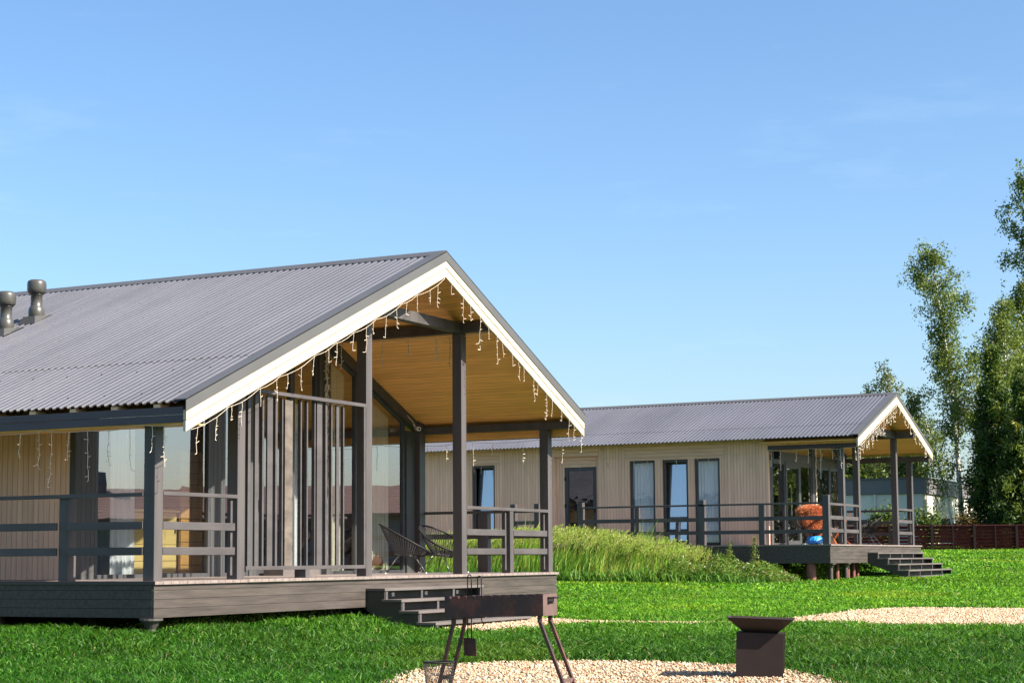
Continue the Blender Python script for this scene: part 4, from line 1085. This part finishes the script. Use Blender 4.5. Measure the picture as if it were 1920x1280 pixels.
# ================================================================== FAR BACKGROUND
def fence():
    d = 86.0
    g = empty('slat_fence', tuple(C + FH * d + RH * 20 + np.array([0, 0, .35]))); tag(g, 'dark red brown horizontal slat fence along the back of the lawn', 'fence')
    def Q(s, z, off=0): p = C + FH * (d + off) + RH * s; return (p[0], p[1], z)
    zb = float(gz(*Q(20, 0)[:2])) - .03; H = 1.24
    s = 10.0; k = 0
    while s < 32:
        a, b = s + .12, s + 2.02
        m = MB()
        for i in range(7):
            z = zb + .04 + i * .168; off = 0
            V = [Q(a, z, .03), Q(b, z, .03), Q(b, z + .135, -.03), Q(a, z + .135, -.03), Q(a, z, .05), Q(b, z, .05), Q(b, z + .135, -.01), Q(a, z + .135, -.01)]
            m.add(V, [(3, 2, 1, 0), (4, 5, 6, 7), (0, 1, 5, 4), (1, 2, 6, 5), (2, 3, 7, 6), (3, 0, 4, 7)])
        m.add([Q(a, zb + H - .04, -.05), Q(b, zb + H - .04, -.05), Q(b, zb + H, -.05), Q(a, zb + H, -.05), Q(a, zb + H - .04, .06), Q(b, zb + H - .04, .06), Q(b, zb + H, .06), Q(a, zb + H, .06)], [(3, 2, 1, 0), (4, 5, 6, 7), (0, 1, 5, 4), (1, 2, 6, 5), (2, 3, 7, 6), (3, 0, 4, 7)])
        m.build('slat_panel', MT['fence'], g); m = MB()
        m.add([Q((a + b) / 2 - .03, zb, -.045), Q((a + b) / 2 + .03, zb, -.045), Q((a + b) / 2 + .03, zb + H - .05, -.045), Q((a + b) / 2 - .03, zb + H - .05, -.045)], [(0, 1, 2, 3)])
        m.build('batten', MT['fence_post'], g)
        m = MB(); c = s + .05
        m.add([Q(c - .06, zb, -.07), Q(c + .06, zb, -.07), Q(c + .06, zb + H + .01, -.07), Q(c - .06, zb + H + .01, -.07), Q(c - .06, zb, .07), Q(c + .06, zb, .07), Q(c + .06, zb + H + .01, .07), Q(c - .06, zb + H + .01, .07)], [(0, 1, 2, 3), (7, 6, 5, 4), (4, 5, 1, 0), (5, 6, 2, 1), (6, 7, 3, 2), (7, 4, 0, 3)])
        m.build('post', MT['fence_post'], g)
        s += 2.05; k += 1
fence()
def building():
    x, y = 78.9, 11.05; zb = .3; zt = 4.35; zm = 3.55
    b = empty('flat_roofed_building', (x + 4, y + 6, zb)); tag(b, 'flat roofed white building with dark grey parapet behind the far house and birches', 'building')
    m = MB(); m.box(x, x + 15, y, y + 22, zb, zm); m.build('wall', MT['render_white'], b)
    m = MB(); m.box(x - .12, x + 15.1, y - .12, y + 22.1, zm + .01, zt); m.build('parapet', MT['parapet'], b)
    m = MB(); m.box(x - .18, x + 15.2, y - .18, y + 22.2, zt + .01, zt + .08); m.build('coping', MT['trim'], b)
    m = MB(); m.tube([(x - .08, y + 2.6, zm), (x - .08, y + 2.6, zb)], .06, 8); m.build('downpipe', MT['white_plastic'], b)
    for yy in (6, 9.5, 14):
        m = MB(); m.box(x - .03, x - .001, yy, yy + 1.6, 1.0, 2.2); f = m.build('window', MT['frame'], b)
        m = MB(); m.box(x - .04, x - .031, yy + .1, yy + 1.5, 1.1, 2.1); m.build('pane', MT['glass_wavy'], f)
building()

# ------------------------------------------------------------------ trees
def leaf_quads(P, size, pal, shade=None, droop=0.0, aspect=.62):
    n = len(P); s = size * R.uniform(.7, 1.35, (n, 1))
    nrm = R.normal(0, 1, (n, 3)); nrm[:, 2] += .25; nrm /= np.linalg.norm(nrm, axis=1, keepdims=True)
    a = np.cross(nrm, R.normal(0, 1, (n, 3))); a[:, 2] -= droop; a -= nrm * (a * nrm).sum(1, keepdims=True); a /= np.linalg.norm(a, axis=1, keepdims=True)
    b = np.cross(nrm, a) * aspect
    V = np.stack([P - a * s, P - b * s * .9 + a * s * .15, P + a * s * 1.05, P + b * s * .9 + a * s * .15], 1)
    c = pal * np.ones((n, 3)) if pal.ndim == 1 else pal
    c = c * R.uniform(.75, 1.3, (n, 1))
    return V.reshape(-1, 3), np.arange(4 * n).reshape(-1, 4), np.repeat(c, 4, 0)

def limb(p0, dr, L, r0, n=8, wob=.06, lift=0.0):
    pts = [Vector(p0)]; d = Vector(dr).normalized(); rr = [r0]
    for i in range(n):
        d = (d + Vector((random.gauss(0, wob), random.gauss(0, wob), random.gauss(0, wob) + lift))).normalized()
        pts.append(pts[-1] + d * (L / n)); rr.append(max(r0 * (1 - (i + 1) / n * .85), .008))
    return pts, rr

def birch(x, y, H, label, crown0=.30, wid=.14, nb=70, per=230, size=.11, lean=(0, 0), bark='bark_birch', cols=((0.051, 0.096, 0.015), (0.128, 0.179, 0.028), (0.243, 0.243, 0.051)), name='birch_tree', group='trees behind the slat fence', r0=.14, prof=None, z=None, droop=.9, spread=.22):
    z = float(gz(x, y)) - .1 if z is None else z
    t = empty(name, (x, y, z)); tag(t, label, 'tree', group)
    n = 14; pts = []; rr = []
    for i in range(n + 1):
        q = i / n; pts.append((x + lean[0] * H * q + .012 * H * sin(q * 5 + x), y + lean[1] * H * q + .010 * H * sin(q * 4 + y), z + H * q)); rr.append(max(r0 * (1 - q) ** .8, .012))
    wood = MB(); wood.tube(pts, rr, 8); trunk = wood.build('trunk', MT[bark], t, smooth=True)
    br = MB(); PP = []; CC = []
    cols = np.array(cols)
    for k in range(nb):
        q = crown0 + (1 - crown0) * (k + random.random()) / nb
        j = min(int(q * n), n - 1); f = q * n - j; p = Vector(pts[j]).lerp(Vector(pts[j + 1]), f)
        qq = (q - crown0) / (1 - crown0)
        w_ = prof(qq) if prof else (sin(pi * min(1, qq * .86 + .14)) ** .8)
        L = max(.25, H * wid * w_ * random.uniform(.55, 1.15)); az = random.uniform(0, 2 * pi); el = random.uniform(.25, .95)
        lp, lr = limb(p, (cos(az) * cos(el), sin(az) * cos(el), sin(el)), L, .03 * (1 - qq) + .012, 7, .14, -.05 * droop)
        br.tube(lp, lr, 4)
        m_ = int(per * (.35 + .65 * L / (H * wid)))
        ti = R.uniform(.15, 1.0, m_) ** .7 * 7; ii = np.minimum(ti.astype(int), 6); ff = (ti - ii)[:, None]
        A = np.array([tuple(v) for v in lp]); base = A[ii] * (1 - ff) + A[ii + 1] * ff
        # leaves gather in small bunches on hanging twigs
        nb_ = max(2, m_ // 9); ctr = base[R.integers(0, m_, nb_)] + R.normal(0, spread, (nb_, 3)) * np.array([1, 1, .7]); ctr[:, 2] -= R.exponential(.28 * droop, nb_)
        P_ = ctr[R.integers(0, nb_, m_)] + R.normal(0, .105, (m_, 3)) * np.array([1, 1, 1.5])
        PP.append(P_); w3 = np.clip(R.normal(.34, .25, (nb_,)), 0, 1)
        cc = np.where(w3[:, None] < .5, cols[0] + (cols[1] - cols[0]) * w3[:, None] * 2, cols[1] + (cols[2] - cols[1]) * (w3[:, None] - .5) * 2)
        CC.append(np.repeat(cc.mean(0, keepdims=True), m_, 0) * .4 + cc[R.integers(0, nb_, m_)] * .6)
    br.build('branches', MT['bark_dark'], trunk)
    V, Fq, cl = leaf_quads(np.concatenate(PP), size, np.concatenate(CC), droop=.6)
    npmesh('crown', V, Fq, 4, MT['leaf'], cl, t)
    return t
def at_uv(u, d, v=1000):
    r_ = ray(u, v); P = C + r_ * (d / (r_ @ FH)); return P[0], P[1]
def ztop(v, u, d): r_ = ray(u, v); return (C + r_ * (d / (r_ @ FH)))[2]
def spruce(u, d, vtop, wid, label, name='spruce_tree', cols=((0.023, 0.058, 0.009), (0.077, 0.128, 0.017), (0.192, 0.218, 0.026)), lay=46, per=900, size=.12):
    x, y = at_uv(u, d); z = float(gz(x, y)) - .1; H = ztop(vtop, u, d) - z
    t = empty(name, (x, y, z)); tag(t, label, 'tree', 'trees behind the slat fence')
    m = MB(); m.tube([(x, y, z + H * q) for q in np.linspace(0, 1, 9)], [max(.17 * (1 - q), .015) for q in np.linspace(0, 1, 9)], 8); tr = m.build('trunk', MT['bark_dark'], t, smooth=True)
    br = MB(); PP = []; CC = []; cols = np.array(cols)
    for k in range(lay * 7):
        q = random.random() ** 1.15; hz = z + H * (.03 + .95 * q); L = max(.3, wid * (1 - q) ** .75 * random.uniform(.6, 1.12)); az = random.uniform(0, 2 * pi)
        lp, lr = limb((x, y, hz), (cos(az), sin(az), .12), L, .03, 6, .07, -.06); br.tube(lp, lr, 4)
        m_ = int(per / 7 * (.3 + L / wid)); A = np.array([tuple(v) for v in lp]); ti = R.uniform(.1, 1, m_) ** .65 * 6; ii = np.minimum(ti.astype(int), 5); ff = (ti - ii)[:, None]
        b = A[ii] * (1 - ff) + A[ii + 1] * ff; b = b + R.normal(0, .13, (m_, 3)); b[:, 2] -= R.exponential(.14, m_)
        PP.append(b); w3 = np.clip(R.normal(.28, .28), 0, 1); cc = cols[0] + (cols[1] - cols[0]) * min(1, w3 * 2) + (cols[2] - cols[1]) * max(0, w3 - .5) * 2
        CC.append(np.repeat(cc[None], m_, 0))
    br.build('branches', MT['bark_dark'], tr)
    V, Fq, cl = leaf_quads(np.concatenate(PP), size, np.concatenate(CC), droop=.8, aspect=.35)
    npmesh('crown', V, Fq, 4, MT['leaf'], cl, t); return t

x, y = at_uv(1810, 95); zt_ = ztop(466, 1760, 95)
birch(x, y, zt_ - float(gz(x, y)), 'tall slender white barked birch standing alone against the sky', .36, .135, 95, 260, .068, lean=(-.036, .075), r0=.16, prof=lambda q: (.75 + .35 * sin(q * 9)) * (1.0 if q < .8 else 1 - (q - .8) * 3.2) * min(1, .55 + q * 2))
x, y = at_uv(1796, 93); birch(x, y, ztop(775, 1750, 93) - float(gz(x, y)), 'leaning thin birch with yellow green leaves low in front of the white wall', .42, .20, 26, 150, .066, lean=(-.10, .20), r0=.09, cols=((0.064, 0.109, 0.015), (0.141, 0.179, 0.026), (0.218, 0.218, 0.045)))
x, y = at_uv(1668, 104); birch(x, y, ztop(686, 1668, 104) - float(gz(x, y)), 'small round topped birch behind the far gable', .25, .20, 50, 210, .068, r0=.10, cols=((0.090, 0.128, 0.020), (0.192, 0.205, 0.038), (0.307, 0.269, 0.077)))
x, y = at_uv(1716, 100); birch(x, y, ztop(735, 1716, 100) - float(gz(x, y)), 'dark leafy birch between the far gable and the tall birch', .30, .17, 55, 240, .07, r0=.10, cols=((0.051, 0.090, 0.015), (0.115, 0.160, 0.023), (0.218, 0.218, 0.045)))
x, y = at_uv(1941, 99); birch(x, y, ztop(318, 1935, 99) - float(gz(x, y)), 'tallest tree, reaching up along the right edge of the picture', .12, .135, 120, 330, .076, r0=.2, cols=((0.058, 0.109, 0.015), (0.141, 0.192, 0.026), (0.256, 0.256, 0.051)), prof=lambda q: (1.15 - .75 * q) * (.8 + .3 * sin(q * 17)))
x, y = at_uv(1893, 97); birch(x, y, ztop(560, 1893, 97) - float(gz(x, y)), 'bushy leafy tree left of the tallest tree', .10, .22, 90, 340, .074, r0=.12, cols=((0.051, 0.102, 0.015), (0.128, 0.179, 0.026), (0.243, 0.243, 0.051)))
spruce(1872, 93, 640, 2.35, 'dense dark green spruce at the right end of the fence')
spruce(1925, 91, 700, 2.4, 'second dense spruce cut by the right edge of the picture', cols=((0.028, 0.064, 0.010), (0.096, 0.141, 0.019), (0.230, 0.230, 0.032)))
def bush(u, d, vtop, r, label, n=5200, size=.085, cols=((0.038, 0.077, 0.013), (0.115, 0.154, 0.026)), group='bushes behind the slat fence', cat='bush'):
    x, y = at_uv(u, d); z = float(gz(x, y)); H = ztop(vtop, u, d) - z
    e = empty('bush', (x, y, z)); tag(e, label, cat, group)
    m = MB(); PP = []
    for k in range(16):
        az = random.uniform(0, 2 * pi); L = H * random.uniform(.6, 1.0)
        lp, lr = limb((x, y, z), (cos(az) * .45 * r / H, sin(az) * .45 * r / H, 1), L, .025, 6, .12); m.tube(lp, lr, 4)
        A = np.array([tuple(v) for v in lp]); m_ = n // 16; ti = R.uniform(.25, 1, m_) * 6; ii = np.minimum(ti.astype(int), 5); ff = (ti - ii)[:, None]
        PP.append(A[ii] * (1 - ff) + A[ii + 1] * ff + R.normal(0, .22, (m_, 3)))
    m.build('stems', MT['bark_dark'], e); P_ = np.concatenate(PP); cols = np.array(cols); w3 = R.uniform(0, 1, (len(P_), 1)) ** 1.5
    V, Fq, cl = leaf_quads(P_, size, cols[0] + (cols[1] - cols[0]) * w3); npmesh('foliage', V, Fq, 4, MT['leaf'], cl, e)
bush(1738, 90, 950, .5, 'leafy yellow green bush right of the far porch, above the fence', n=1800)
bush(1815, 91, 966, .8, 'low reddish green bush at the foot of the birches', cols=((0.077, 0.064, 0.015), (0.205, 0.141, 0.038)), n=2400)
bush(1660, 90, 948, .7, 'small green bush seen through the far porch', n=2600)
for u, d, v, w_, lab in ((1632, 124, 862, .30, 'rounded green tree over the parapet, left of the far porch opening'), (1672, 128, 873, .3, 'low yellow green tree over the parapet in the middle of the porch opening'), (1700, 122, 855, .3, 'green tree over the parapet right of the porch opening'), (1598, 126, 868, .3, 'green tree over the parapet behind the left porch posts')):
    x, y = at_uv(u, d); birch(x, y, ztop(v, u, d) - float(gz(x, y)), lab, .2, w_, 40, 260, .16, bark='bark_dark', name='round_tree', group='trees beyond the flat roofed building', cols=((0.064, 0.109, 0.015), (0.128, 0.166, 0.026), (0.192, 0.205, 0.038)), droop=.2, spread=.4)

# ------------------------------------------------------------------ what the glass mirrors: houses and trees behind the viewer
def tiled_house(x, y, rz, L, W, eave, ridge, label):
    z = float(gz(x, y)); e = empty('tiled_house', (x, y, z), None, rz); tag(e, label, 'house', 'tiled houses mirrored in the glass')
    m = MB(); m.prism([(-W / 2, 0), (W / 2, 0), (W / 2, eave), (0, ridge - .15), (-W / 2, eave)], -L / 2, L / 2, 'y'); m.build('wall', MT['render_grey'], e, local=True)
    for s in (-1, 1):
        m = MB(); o_ = W / 2 + .5; k = (ridge - eave) / (W / 2)
        m.prism([(0, ridge), (s * o_, eave - .5 * k), (s * o_, eave - .5 * k + .18), (0, ridge + .18)], -L / 2 - .4, L / 2 + .4, 'y'); m.build('roof', MT['rooftile'], e, local=True)
    m = MB(); m.box(-.9, -.4, 1.5, 2.1, ridge - .8, ridge + .9); m.build('chimney', MT['parapet'], e, local=True)
    for s in (-1, 1):
        for k in range(4):
            m = MB(); yy = -L / 2 + (k + .5) * L / 4; m.box(s * W / 2 - .03, s * W / 2 + .03, yy - .6, yy + .6, .9, 2.1); m.build('window', MT['frame'], e, local=True)
tiled_house(46, -37, radians(-48), 24, 11, 2.4, 3.75, 'white house with brown tiled roof mirrored in the large left pane')
tiled_house(70, -33, radians(-31), 24, 11, 2.6, 4.15, 'long white house with brown tiled roof mirrored in the porch glass')
for x, y, H, lab in ((82, -12.5, 15, 'tree mirrored in the left pane of the far porch'), (86, -15.5, 17, 'tall tree mirrored beside the door of the far porch'), (83, -18.5, 16, 'tree mirrored at the right of the far porch glass')):
    birch(x, y, H, lab, .06, .22, 80, 190, .17, name='leafy_tree', group='trees mirrored in the glass', z=-.9, spread=.5)
# ------------------------------------------------------------------ grass
def lownoise(x, y, f, seed):
    r_ = np.random.default_rng(seed); s = np.zeros_like(x)
    for k in range(7):
        a = r_.uniform(0, 2 * pi); ff = f * r_.uniform(.5, 1.9); s += np.sin((x * cos(a) + y * sin(a)) * ff + r_.uniform(0, 6))
    return s / 3.5
RECTS = [(-.0, 10.3, .12, 14), (H2[0] + .0, H2[0] + 9.2, H2[1] + .15, H2[1] + 14), (4.3, 7.3, -1.05, .3), (H2[0] + 3.2, H2[0] + 8.5, H2[1] - 1.55, H2[1])]
def blades(P, h, wd, col, bend, lean_dir=None, flat=.5):
    """three-triangle bent blades; P (n,3)"""
    n = len(P); az = R.uniform(0, 2 * pi, n) if lean_dir is None else R.normal(lean_dir, .7, n)
    dr = np.stack([np.cos(az), np.sin(az), np.zeros(n)], 1)
    tw = R.uniform(0, 2 * pi, n); sd = np.stack([np.cos(tw), np.sin(tw), R.uniform(-flat, flat, n)], 1) * (wd / 2)[:, None]
    up = np.zeros((n, 3)); up[:, 2] = 1
    b1 = (h * bend * .35)[:, None]; b2 = (h * bend)[:, None]
    mid = P + up * (h * .58)[:, None] + dr * b1; tip = P + up * (h * R.uniform(.62, 1.0, n))[:, None] + dr * b2
    V = np.stack([P - sd, P + sd, mid - sd * .8, mid + sd * .8, tip], 1)
    base = (np.arange(n) * 5)[:, None, None]
    Fc = (np.array([(0, 1, 3), (0, 3, 2), (2, 3, 4)])[None] + base).reshape(-1, 3)
    return V.reshape(-1, 3), Fc, np.repeat(col, 5, 0)
def lawn():
    VV = []; FF = []; CC = []; off = 0
    bins = [(12.4, 16.5, 1700, .045, .125, .0100), (16.5, 21, 1300, .045, .115, .0118), (21, 28, 900, .04, .10, .0145), (28, 38, 480, .04, .085, .018), (38, 55, 190, .05, .09, .030), (55, 92, 52, .05, .09, .055)]
    dk = np.array([.010, .055, .003]); md = np.array([.034, .150, .005]); lt = np.array([.12, .30, .035]); yl = np.array([.17, .25, .02])
    for d0, d1, den, h0, h1, wd in bins:
        s1 = .292 * d1 + 2.7; n = int((d1 - d0) * 2 * s1 * den)
        d = np.sqrt(R.uniform(d0 * d0, d1 * d1, n)); s = R.uniform(-1, 1, n) * (.292 * d + 2.6)
        n = len(d); x = C[0] + FH[0] * d + RH[0] * s; y = C[1] + FH[1] * d + RH[1] * s
        k = np.ones(n, bool)
        for (a, b, c, e) in RECTS: k &= ~((x > a) & (x < b) & (y > c) & (y < e))
        jit = .10
        k &= ~inpoly(x + R.normal(0, jit, n), y + R.normal(0, jit, n), PATCH); k &= ~inpoly(x + R.normal(0, jit, n), y + R.normal(0, jit, n), PATH)
        x, y = x[k], y[k]; n = len(x)
        nz = lownoise(x, y, 5.0, 3); nz2 = lownoise(x, y, .9, 8)
        h = R.uniform(h0, h1, n) * (1 + .28 * np.clip(nz, -1, 1)); w_ = wd * R.uniform(.7, 1.4, n)
        t = np.clip(R.normal(.40, .32, n) + .16 * nz, 0, 1)[:, None]
        c = np.where(t < .5, dk + (md - dk) * t * 2, md + (lt - md) * (t - .5) * 2)
        ym = (np.clip(nz2 * .8 - .35, 0, .35) * R.uniform(.2, 1, n))[:, None]; c = c * (1 - ym) + yl * ym * .9
        c = c * (1 + .16 * np.clip(lownoise(x, y, .55, 21) + .6 * lownoise(x, y, 2.2, 22), -1.3, 1.3))[:, None]
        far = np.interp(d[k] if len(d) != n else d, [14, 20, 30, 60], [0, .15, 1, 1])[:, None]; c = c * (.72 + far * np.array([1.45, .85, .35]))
        dead = R.uniform(0, 1, n) < .012; c[dead] = (.22, .19, .08)
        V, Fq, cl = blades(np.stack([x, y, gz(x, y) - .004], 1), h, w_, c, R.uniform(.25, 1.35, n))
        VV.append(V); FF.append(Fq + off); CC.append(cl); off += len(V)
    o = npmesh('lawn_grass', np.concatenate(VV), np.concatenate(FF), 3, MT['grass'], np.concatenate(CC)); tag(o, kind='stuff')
lawn()

def tall_weeds():
    """strip of unmown seeding grass along the far walkway, combed to the right by the wind"""
    VV = []; FF = []; CC = []; off = 0
    def put(V, Fq, c):
        nonlocal off
        VV.append(V); FF.append(Fq + off); CC.append(c); off += len(V)
    wind = math.atan2(RH[1], RH[0])
    n = 20000
    y = H2[1] + R.uniform(2.4, 12.8, n); x = H2[0] - .12 - R.beta(1.1, 1.5, n) * 2.0
    yy = y - H2[1]
    # height profile along the strip (y up = left in the picture)
    hp = np.interp(yy, [2.4, 3.2, 4.0, 5.2, 6.5, 7.7, 13.0], [.45, .68, .95, 1.15, 1.36, 1.40, 1.05]) * (1 - .35 * np.clip((H2[0] - .5 - x) / 2.0, 0, 1))
    hp *= .92 + .40 * lownoise(x, y, 3.8, 5)
    h = hp * (.34 + .80 * R.uniform(0, 1, n) ** 1.6)
    g1 = np.array([.06, .18, .014]); g2 = np.array([.22, .38, .04]); g3 = np.array([.38, .42, .09])
    t = np.clip(R.normal(.50, .36, n) + .25 * lownoise(x, y, 3.2, 6), 0, 1)[:, None]
    c = np.where(t < .6, g1 + (g2 - g1) * t / .6, g2 + (g3 - g2) * (t - .6) / .4)
    V, Fq, cl = blades(np.stack([x, y, gz(x, y)], 1), h, R.uniform(.012, .026, n), c, R.uniform(.05, .48, n), wind, .3); put(V, Fq, cl)
    # single stalks standing out above the rest
    n = 420; y = H2[1] + R.uniform(2.6, 12.6, n); x = H2[0] - .2 - R.uniform(0, 1.5, n)
    h = np.interp(y - H2[1], [2.6, 4.0, 5.2, 6.5, 7.7, 13.0], [.85, 1.1, 1.3, 1.5, 1.55, 1.25]) * R.uniform(.8, 1.12, n)
    t = R.uniform(0, 1, n)[:, None]; c = np.array([.24, .36, .05]) * (1 - t) + np.array([.42, .36, .14]) * t
    V, Fq, cl = blades(np.stack([x, y, gz(x, y)], 1), h, R.uniform(.010, .018, n), c, R.uniform(.05, .35, n), wind, .3); put(V, Fq, cl)
    # short leafy undergrowth
    n = 15000; y = H2[1] + R.uniform(.9, 12.8, n); x = H2[0] - .05 - R.beta(1.2, 1.3, n) * 2.3
    t = R.uniform(0, 1, n)[:, None]; c = np.array([.03, .12, .010]) * (1 - t) + np.array([.13, .26, .03]) * t
    V, Fq, cl = blades(np.stack([x, y, gz(x, y)], 1), R.uniform(.15, .5, n) * np.interp(y - H2[1], [.9, 2, 6], [.45, .8, 1.0]), R.uniform(.015, .04, n), c, R.uniform(.3, 1.0, n)); put(V, Fq, cl)
    # seed heads: little plumes leaning with the wind
    n = 1500; y = H2[1] + R.uniform(3.4, 12.6, n); x = H2[0] - .15 - R.uniform(0, 1.7, n)
    hp = np.interp(y - H2[1], [3.4, 4.2, 5.2, 6.5, 7.7, 13], [.8, 1.02, 1.18, 1.40, 1.46, 1.15]) * R.uniform(.75, 1.05, n)
    tip = np.stack([x + RH[0] * hp * .30, y + RH[1] * hp * .30, gz(x, y) + hp * .9], 1)
    m_ = 30; k = np.repeat(np.arange(n), m_); q = R.uniform(-.5, .5, n * m_)
    dirn = np.array([RH[0] * .75, RH[1] * .75, .66])
    P = tip[k] + q[:, None] * dirn[None] * R.uniform(.18, .34, n)[k][:, None] + R.normal(0, .014, (n * m_, 3))
    t = R.uniform(0, 1, n)[k][:, None]; c = np.array([.27, .42, .05]) * (1 - t) + np.array([.45, .45, .14]) * t
    V, Fq, cl = blades(P, R.uniform(.035, .08, n * m_), R.uniform(.009, .017, n * m_), c, R.uniform(.3, .9, n * m_), wind); put(V, Fq, cl)
    o = npmesh('tall_grass', np.concatenate(VV), np.concatenate(FF), 3, MT['weed'], np.concatenate(CC)); tag(o, kind='stuff')
tall_weeds()

def leafy_weeds(name, pts, size, cols, flowers=0):
    V, Fq, cl = leaf_quads(pts, size, cols); o = npmesh(name, V, Fq, 4, MT['weed'], cl); tag(o, kind='stuff'); return o
def undergrowth():
    n = 15000
    y = H2[1] + R.uniform(.75, 3.9, n); x = H2[0] - .1 - R.beta(1.1, 1.3, n) * 2.0
    top = np.interp(y - H2[1], [.75, 1.2, 2.2, 3.9], [.16, .36, .52, .50]) * (1 + .35 * lownoise(x, y, 4, 9)); z = gz(x, y) + R.uniform(.02, 1, n) * np.maximum(top, .08)
    t = R.uniform(0, 1, n)[:, None]; c = np.array([.04, .12, .012]) * (1 - t) + np.array([.15, .22, .03]) * t
    fl = R.uniform(0, 1, n) < .022; c[fl] = (.55, .55, .42); br_ = R.uniform(0, 1, n) < .05; c[br_] = (.22, .12, .05)
    P1 = np.stack([x, y, z], 1); C1 = c
    # plants growing under the far porch, seen between its piles
    n = 9000; x = H2[0] + R.uniform(.3, 6.5, n); y = H2[1] + R.uniform(.5, 2.2, n); z = gz(x, y) + R.uniform(.0, .40, n) * (1 + .5 * lownoise(x, y, 4, 31))
    t = R.uniform(0, 1, n)[:, None]; c = np.array([.05, .13, .012]) * (1 - t) + np.array([.22, .27, .04]) * t
    P2 = np.stack([x, y, z], 1)
    # scruffy growth under the front edge of the near deck
    n = 3500; x = R.uniform(.3, 4.4, n); y = R.uniform(.1, .8, n); z = gz(x, y) + R.uniform(0, .22, n) * np.interp(x, [.3, 2, 4.4], [.35, .8, 1])
    P3 = np.stack([x, y, z], 1); t = R.uniform(0, 1, n)[:, None]; c3 = np.array([.05, .11, .012]) * (1 - t) + np.array([.16, .20, .04]) * t
    leafy_weeds('leafy_weeds', np.concatenate([P1, P2]), .030, np.concatenate([C1, c]))
    leafy_weeds('leafy_weeds', P3, .014, c3)
    # clover and plantain scattered in the near lawn
    n = 5200; d = np.sqrt(R.uniform(12.6 ** 2, 27 ** 2, n)); s = R.uniform(-1, 1, n) * (.292 * d + 1); x = C[0] + FH[0] * d + RH[0] * s; y = C[1] + FH[1] * d + RH[1] * s
    k = lownoise(x, y, 1.7, 41) > .15
    for (a, b, c_, e) in RECTS: k &= ~((x > a) & (x < b) & (y > c_) & (y < e))
    k &= ~inpoly(x, y, PATCH) & ~inpoly(x, y, PATH); x, y = x[k], y[k]
    x = np.repeat(x, 4) + R.normal(0, .03, len(x) * 4); y = np.repeat(y, 4) + R.normal(0, .03, len(y) * 4); t = R.uniform(0, 1, (len(x), 1))
    leafy_weeds('clover', np.stack([x, y, gz(x, y) + R.uniform(.03, .075, len(x))], 1), .013, np.array([.05, .14, .012]) * (1 - t) + np.array([.13, .24, .035]) * t)
undergrowth()
def tall_stem(x, y, h, label):
    z = float(gz(x, y)); e = empty('tall_weed', (x, y, z)); tag(e, label, 'weed', 'tall single weeds by the far walkway')
    m = MB(); m.tube([(x, y, z), (x + .02, y, z + h * .5), (x + .03, y - .02, z + h)], [.008, .006, .003], 5); m.build('stem', MT['bark_dark'], e)
    n = 420; q = R.uniform(.12, 1, n); P = np.stack([x + .03 * q + R.normal(0, 1, n) * (.10 * (1.05 - q) + .012), y + R.normal(0, 1, n) * (.10 * (1.05 - q) + .012), z + h * q], 1)
    t = R.uniform(0, 1, n)[:, None]; c = np.array([.07, .13, .02]) * (1 - t) + np.array([.20, .24, .05]) * t
    V, Fq, cl = leaf_quads(P, .028, c, aspect=.4); npmesh('leaves', V, Fq, 4, MT['weed'], cl, e)
for u, h, lab in ((1415, 1.15, 'tallest single weed, in front of the short corner posts of the far walkway'), (1368, 1.0, 'single leafy weed left of the tallest weed'), (1282, .95, 'thin weed in front of the tall walkway post'), (1250, 1.15, 'seeding weed in front of the bright blue middle window')):
    r_ = ray(u, 1050); t_ = (H2[0] - .45 - C[0]) / r_[0]; P = C + r_ * t_
    tall_stem(P[0], P[1], h, lab)
